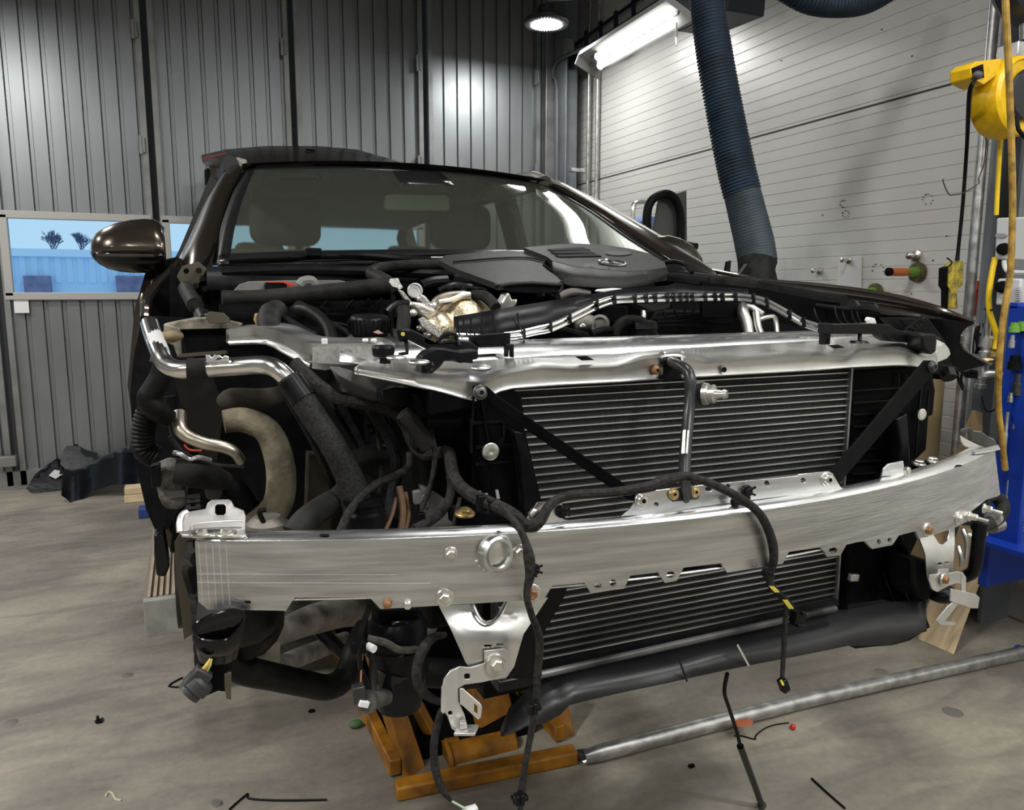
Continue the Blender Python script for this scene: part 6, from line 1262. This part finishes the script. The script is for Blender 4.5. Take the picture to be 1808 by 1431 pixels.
MB().bar((RX + .45, 1.67, zb + .1), (RX + .45, 1.95, zb + .1), .04, .04).build('rack_bracket', BLUER, tr)
for yy in (618, 712, 808): MB().box((RX + .25, 1.63, P(1795, yy, 1.63).z), (.44, .05, .018)).build('socket_rail', mat('grey_rail', (.2, .2, .2), .5), tr, bevel=.002)
k = 0
def sock(px, py, h, r, m, label, nm='socket_bit'):
    q = P(px, py, 1.62)
    own(MB().lathe([(r, -h), (r, -h * .45), (r * .75, -h * .4), (r * .75, 0)], q, (0, 0, 1), 16), nm, m, label, 'socket')
sock(1792, 570, .03, .016, GREENP, 'green-banded socket on the top row of the blue rack')
sock(1806, 568, .03, .016, GREENP, 'second green-banded socket on the top row of the rack')
sock(1788, 592, .04, .009, GALV, 'small steel socket below the green ones on the rack')
sock(1793, 628, .045, .02, BLKM, 'fat black socket on the middle of the blue rack')
sock(1800, 660, .07, .016, DARKSTEEL, 'dark steel socket with ring below the fat black socket')
sock(1785, 694, .03, .008, ZINC, 'short zinc bit at the left end of the middle rail')
sock(1793, 742, .03, .01, GALV, 'short steel bit above the lower rail of the rack')
sock(1804, 742, .03, .01, GALV, 'short steel bit at the image edge above the lower rail')
sock(1790, 765, .06, .006, GALV, 'thin steel extension bit hanging from the lower rail')
sock(1779, 728, .16, .0075, GALV, 'long steel extension bar at the left edge of the rack', 'extension_bar')
sock(1781, 848, .13, .007, GALV, 'long steel bar hanging low on the blue rack', 'extension_bar')
sock(1797, 850, .06, .008, GALV, 'shorter steel bar hanging low beside the long bar', 'extension_bar')
# stool-like stand with blue paper roll and glass frame behind the car
pr = thing('paper_roll_stand', 'chrome hoop stand holding a blue paper roll behind the car', 'stand', P(1140, 420, 3.6))
MB().tube(pts3([(1118, 470, 3.7), (1118, 372, 3.7), (1121, 360, 3.7), (1130, 357, 3.7), (1150, 358, 3.7)]), .012, 10, 3).build('chrome_hoop', ZINC, pr)
MB().tube(pts3([(1163, 470, 3.6), (1163, 362, 3.6), (1168, 349, 3.6), (1178, 345, 3.6), (1190, 347, 3.6)]), .012, 10, 3).build('chrome_hoop', ZINC, pr)
own(MB().cyl(P(1125, 408, 4.0), P(1150, 410, 3.72), .085, n=30), 'blue_paper_roll', mat('blue_tissue', (.22, .33, .55), .8), 'blue paper roll lying in the chrome stand', 'roll')
gd = thing('vehicle_door_frame', 'black rubber-edged vehicle window frame leaning behind the car', 'window frame', P(1180, 400, 3.4))
MB().prism(pts3([(1165, 352, 3.42), (1180, 346, 3.42), (1212, 337, 3.42), (1213, 440, 3.42), (1150, 440, 3.42)]), (0, .02, 0)).build('frame_panel', mat('frame_grey', (.10, .10, .095), .4), gd)
MB().tube(pts3([(1146, 440, 3.38), (1142, 395, 3.38), (1145, 365, 3.38), (1155, 350, 3.38), (1172, 343, 3.38), (1186, 346, 3.38), (1196, 360, 3.38), (1202, 390, 3.38), (1200, 440, 3.38)]), .022, 10, 4).build('rubber_seal', RUB, gd)
own(MB().cyl(P(1198, 430, 3.2), P(1229, 436, 3.1), .018), 'black_grip', BLK, 'short black cylindrical grip behind the right mirror', 'handle')
# ------------------------------------------------------------------ lift and platform
lf = thing('scissor_lift', 'worn orange scissor lift under the front of the car', 'lift', (.72, 2.2, 0))
MB().bar(PZ(698, 1396, .02), PZ(1016, 1332, .02), .05, .04).build('base_crossbar', YEL, lf, bevel=.006)
MB().bar((.47, 1.95, .03), (.42, 3.9, .03), .035, .05).build('base_rail', YEL, lf, bevel=.005)
MB().bar((.97, 1.92, .03), (.95, 3.9, .03), .035, .05).build('base_rail', YEL, lf, bevel=.005)
MB().bar(P(738, 1385, 1.95), P(690, 1240, 2.03), .07, .03).build('scissor_arm', YEL, lf, bevel=.005)
MB().bar(P(690, 1245, 2.03), P(640, 1090, 2.2), .05, .03).build('scissor_arm', YEL, lf, bevel=.005)
MB().bar(P(1003, 1330, 1.93), P(975, 1200, 2.03), .06, .03).build('scissor_arm', YEL, lf, bevel=.005)
MB().bar(P(880, 1300, 2.05), P(850, 1170, 2.12), .14, .03).build('lift_beam', YEL, lf, bevel=.005)
MB().cyl(P(790, 1338, 1.98), P(905, 1312, 1.98), .040, n=26).build('hydraulic_cylinder', YEL, lf)
MB().cyl(P(785, 1339, 1.98), P(792, 1337, 1.98), .048, n=26).build('cylinder_flange', YEL, lf)
MB().prism([P(x, y, 1.99) for x, y in [(787, 1310), (812, 1306), (820, 1360), (790, 1368)]], (0, .02, 0)).build('lift_lug', YEL, lf, bevel=.003)
MB().prism([P(x, y, 1.99) for x, y in [(902, 1290), (912, 1296), (918, 1345), (902, 1350)]], (0, .02, 0)).build('lift_lug', YEL, lf, bevel=.003)
MB().bar(P(735, 1245, 2.1), P(800, 1370, 2.02), .035, .03).build('inner_arm', YEL, lf, bevel=.004)
MB().box((.7, 2.9, .02), (.45, 1.8, .04)).build('lift_pan', BLKM, lf)
sp2 = thing('lift_platform', 'ribbed lift platform with pale steel front edge under the left sill', 'platform', (-.05, 3.2, .29))
z1 = P(260, 1063, 2.5).z; z0 = P(260, 1128, 2.5).z
MB().box((.03, 2.52, (z1 + z0) / 2), (.40, .03, z1 - z0)).build('platform_edge', mat('worn_pale_steel', (.36, .36, .33), .5, .4, noise=12, var=.3, bump=.3), sp2, smooth=0, bevel=.003)
b = MB().box((.03, 3.3, z1 - .04), (.40, 1.55, .07))
b.build('platform_deck', mat('platform_grey', (.2, .18, .15), .7), sp2, smooth=0)
b = MB()
for k in range(22): b.box((-.155 + k * .0175, 3.28, z1), (.009, 1.5, .008))
b.build('deck_ribs', mat('wooden_ribs', (.36, .29, .2), .7, noise=8, var=.2), sp2, smooth=0)
MB().bar((.03, 3.3, z1 - .08), (.03, 3.6, .0), .1, .08).bar((.03, 2.9, z1 - .08), (.03, 3.1, .0), .06, .06).build('platform_leg', BLKM, sp2)
# black plastic liners, wood and blue block at the back left
def liner(L, label, Yf, m=BLKG, edge=None):
    o = MB().sheet(L, [], lambda x, y: P(x, y, Yf(x, y)), (0, .02, 0), 10)
    return own(o, 'wheel_arch_liner', m, label, 'car part', smooth=60)
LM = mat('liner_plastic', (.006, .007, .01), .16, noise=5, var=.4, bump=1.0, bscale=9, spec=.6)
liner([(46, 864), (62, 838), (75, 828), (100, 810), (108, 815), (118, 840), (112, 868), (85, 872), (58, 871)], 'leftmost black plastic liner with a white sticker by the door', lambda x, y: PZ(60, 872, 0).y + .003 * (872 - y), LM)
own(MB().prism([P(x, y, PZ(60, 872, 0).y + .07) for x, y in [(86, 840), (96, 830), (106, 832), (104, 838), (110, 838), (98, 846)]], (0, .004, 0)), 'white_sticker', PAPER, 'small white sticker on the leftmost plastic liner', 'sticker')
liner([(106, 820), (112, 795), (122, 784), (136, 785), (150, 795), (172, 802), (165, 820), (140, 830), (115, 828)], 'crumpled grey-black plastic piece on top of the liners', lambda x, y: PZ(60, 872, 0).y + .1 + .003 * (820 - y), mat('dull_liner', (.014, .015, .017), .35, noise=5, var=.5, bump=1.0, bscale=12))
liner([(108, 875), (110, 850), (113, 830), (130, 832), (150, 822), (185, 805), (215, 792), (240, 786), (256, 800), (258, 850), (240, 855), (200, 856), (160, 870), (137, 890), (124, 892), (122, 885)], 'large glossy black arch liner in front of the pile', lambda x, y: PZ(130, 892, 0).y + .004 * (890 - y) + .10 * math.sin((x - 108) / 26), LM)
liner([(170, 812), (200, 795), (235, 783), (242, 760), (256, 765), (258, 800), (220, 806), (190, 818)], 'upright black liner piece against the car sill', lambda x, y: PZ(130, 880, 0).y + .55, mat('dull_liner'))
own(MB().prism([P(x, y, PZ(130, 880, 0).y + .53) for x, y in [(234, 768), (241, 765), (246, 790), (236, 793)]], (0, .004, 0)), 'white_label', PAPER, 'white label on the upright liner piece beside the car', 'label')
for k, (ya, yb, lb_) in enumerate(((856, 869, 'upper pale wooden block stacked beside the car'), (869, 883, 'lower pale wooden block on the floor beside the car'))):
    WY = PZ(222, 883, 0).y + .0; q = P(222, yb, WY); h = P(222, ya, WY).z - q.z
    own(MB().box((q.x + .15, WY - .05, q.z + h / 2), (.30, .10, h - .002)), 'wooden_block', WOOD, lb_, 'wood block', bevel=.004)
q = PZ(245, 917, 0); own(MB().box((q.x + .12, q.y + .05, q.z + .03), (.24, .1, .055)), 'blue_block', mat('dull_blue_paint', (.03, .06, .25), .5), 'blue painted block on the floor beside the car', 'block', bevel=.003)
own(MB().box(PX(0, 0, 0) if False else P(10, 815, 6.0), (.13, .06, .07)), 'door_latch', FRAMEG, 'grey latch bracket on the bottom left folding door', 'latch', bevel=.004)
# ------------------------------------------------------------------ floor things
rail_ = thing('floor_pipe', 'long galvanised pipe lying across the floor', 'pipe', PZ(1400, 1240, .0))
MB().tube([PZ(1052, 1332, .024), PZ(1060, 1330, .024), PZ(1420, 1238, .024), PZ(1700, 1176, .024), PZ(1960, 1120, .024)], [.012, .024, .024, .024, .024], 18, 2).build('pipe_body', GALV, rail_)
q = PZ(1312, 1277, .048); MB().ell(q, (.035, .02, .003)).build('orange_paint_mark', mat('orange_spray', (.5, .14, .06), .7), rail_)
own(MB().tube([PZ(1020, 1334, .02), PZ(1056, 1331, .02)], .016, 12, 0), 'pipe_end_rod', DARKSTEEL, 'dark rod joining the orange lift and floor pipe', 'rod')
own(MB().lathe([(.014, 0), (.02, .012), (.021, .03), (.018, .03), (.012, .012)], PZ(1797, 1156, 0), (-.2, -.4, 1), 24), 'blue_cap', BLUEC, 'blue plastic cap on the floor at the right', 'cap')  # a plastic cap, shaped as an open ring
own(MB().ell(PZ(1400, 1284, .009), (.009, .009, .009)), 'red_ball', REDB, 'small red plastic cap on the floor', 'cap')
rod = thing('bonnet_prop', 'black telescopic rod leaning from the floor to the car underside', 'rod', PZ(1345, 1424, 0))
R0 = PZ(1345, 1422, .01); R2 = P(1284, 1190, 1.25)
R1 = P(1307, 1318, R0.y + (R2.y - R0.y) * .42)
MB().cyl(R0, R1, .0085, n=12).build('rod_barrel', BLKG, rod)
MB().tube([R1, P(1300, 1290, R0.y + (R2.y - R0.y) * .52), P(1287, 1250, R0.y + (R2.y - R0.y) * .7), P(1279, 1222, R0.y + (R2.y - R0.y) * .85), R2], .0045, 8, 4).build('rod_hook', RUB, rod)
MB().ell(R0, (.012, .012, .01)).build('rod_tip', DARKSTEEL, rod)
def fw(L, r, name, label, m=RUB): return own(MB().tube([PZ(x, y, r) for x, y in L], r, 8, 3), name, m, label, 'wire')
fw([(1296, 1300), (1310, 1300), (1333, 1306), (1334, 1300), (1350, 1287), (1370, 1280), (1393, 1277)], .0022, 'loose_wire', 'kinked black wire on the floor next to the red cap')
fw([(1433, 1375), (1460, 1400), (1492, 1428)], .003, 'loose_rod', 'straight thin black rod on the floor at the bottom edge')
fw([(405, 1430), (425, 1412), (438, 1402), (436, 1408), (450, 1412), (500, 1414), (577, 1413)], .0028, 'loose_wire', 'bent black wire on the floor at the bottom left')
fw([(322, 1197), (298, 1212), (335, 1214), (372, 1217)], .003, 'loose_wire', 'small V-shaped black wire on the floor by the connector')
own(MB().lathe([(.006, 0), (.0125, .0), (.0125, .008), (.006, .008)], PZ(382, 1421, 0), (0, 0, 1), 20), 'steel_nut', ZINC, 'small steel ring nut on the floor at bottom left', 'nut')
own(MB().prism([PZ(x, y, .001) for x, y in [(167, 1276), (183, 1270), (180, 1277), (170, 1279)]], (0, 0, .006)).prism([PZ(x, y, .001) for x, y in [(170, 1275), (176, 1274), (174, 1277)]], (0, 0, .02)), 'plastic_clip', BLK, 'small dark plastic clip on the left floor', 'clip')
own(MB().ell(PZ(550, 1256, .004), (.011, .008, .006)), 'dirt_lump', BLKM, 'dark lump of dirt on the floor left of the lift', 'debris')
own(MB().box(PZ(1221, 1353, .004), (.016, .01, .008)), 'plastic_crumb', BLKM, 'tiny dark plastic block on the floor right of the lift', 'debris')
own(MB().ell(PZ(628, 1279, .012), (.022, .016, .012)), 'green_leaf_scrap', mat('dull_green', (.08, .16, .06), .7), 'small green scrap on the floor beside the orange lift', 'debris')
own(MB().tube([PZ(x, y, .0015) for x, y in [(187, 1408), (190, 1400), (198, 1401), (205, 1412), (214, 1414)]], .003, 6, 3), 'tape_scrap', mat('cream_scrap', (.55, .5, .35), .7), 'cream curled scrap on the floor at bottom left', 'debris')
for k, (x, y, rx_, ry_, l) in enumerate(((20, 1276, .02, .012, 'flat dark oil spot at the far left of the floor'), (225, 1193, .02, .014, 'flat dark oil spot on the floor left of the car'), (1556, 1186, .024, .014, 'dark oil spot on the floor right of centre'), (1682, 1258, .032, .02, 'faint dark oil spot near the right edge'))):
    own(MB().lathe([(rx_, 0), (rx_ * .9, .0012)], PZ(x, y, .0002), (0, 0, 1), 18), 'oil_spot', mat('oil_spot_grey', (.15, .14, .12), .6), l, 'stain')
# ------------------------------------------------------------------ outside
ob = thing('neighbour_building', 'pale corrugated building coloured in dusk light, with brick bays seen through the door window', 'building', (-6, 30, -.5))  # the blue of dusk light is put into the facade colours
BX0, BX1 = P(-260, 480, 30).x, P(900, 480, 30).x; zt2 = P(60, 449, 30).z; zm = P(60, 499, 30).z
b = MB(); pr_ = []
xw = BX0
while xw < BX1: pr_ += [(xw, 30), (xw + .16, 30), (xw + .18, 30.05), (xw + .30, 30.05), (xw + .32, 30)]; xw += .34
b.grid([[Vector((x, y, z)) for x, y in pr_] for z in (zm, zt2)])
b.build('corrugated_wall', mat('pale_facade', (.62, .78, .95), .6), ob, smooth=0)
MB().box(((BX0 + BX1) / 2, 30.4, zt2 + .05), (BX1 - BX0, 1, .25)).build('roof_edge', mat('roof_pale', (.75, .88, 1), .6), ob)
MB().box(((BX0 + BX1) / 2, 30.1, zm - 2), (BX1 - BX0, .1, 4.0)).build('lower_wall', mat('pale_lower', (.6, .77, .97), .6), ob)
for x0, x1 in ((41, 88), (204, 256), (330, 380)):
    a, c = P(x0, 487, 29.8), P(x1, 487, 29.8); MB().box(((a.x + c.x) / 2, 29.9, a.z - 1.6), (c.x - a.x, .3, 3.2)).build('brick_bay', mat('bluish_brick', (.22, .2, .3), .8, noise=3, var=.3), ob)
g = own(MB().box((0, 60, -1.6), (200, 100, .1)), 'yard_ground', mat('blue_grey_yard', (.6, .66, .72), .9), 'ground outside behind the doors', 'ground'); g['kind'] = 'structure'; del g['category']  # ground colour raised so it bounces light onto the facade
def tree(px, label):
    t = thing('bare_tree', label, 'tree', P(px, 450, 45)); b = MB(); base = P(px, 470, 45); b.tube([Vector((base.x, 45, -1.55)), base], .1, 6, 0)
    def br(p_, d, L, r, n):
        e = p_ + d * L; b.tube([p_, e], [r, r * .7], 5, 0)
        if n:
            for _ in range(4):
                nd = (d + Vector((random.uniform(-.7, .7), random.uniform(-.4, .4), random.uniform(-.2, .5)))).normalized(); br(e - d * L * random.random() * .5, nd, L * .66, r * .6, n - 1)
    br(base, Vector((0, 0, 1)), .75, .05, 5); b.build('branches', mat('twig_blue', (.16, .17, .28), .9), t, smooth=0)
tree(148, 'taller bare tree above the neighbouring roof'); tree(95, 'lower bare tree left of the taller one')
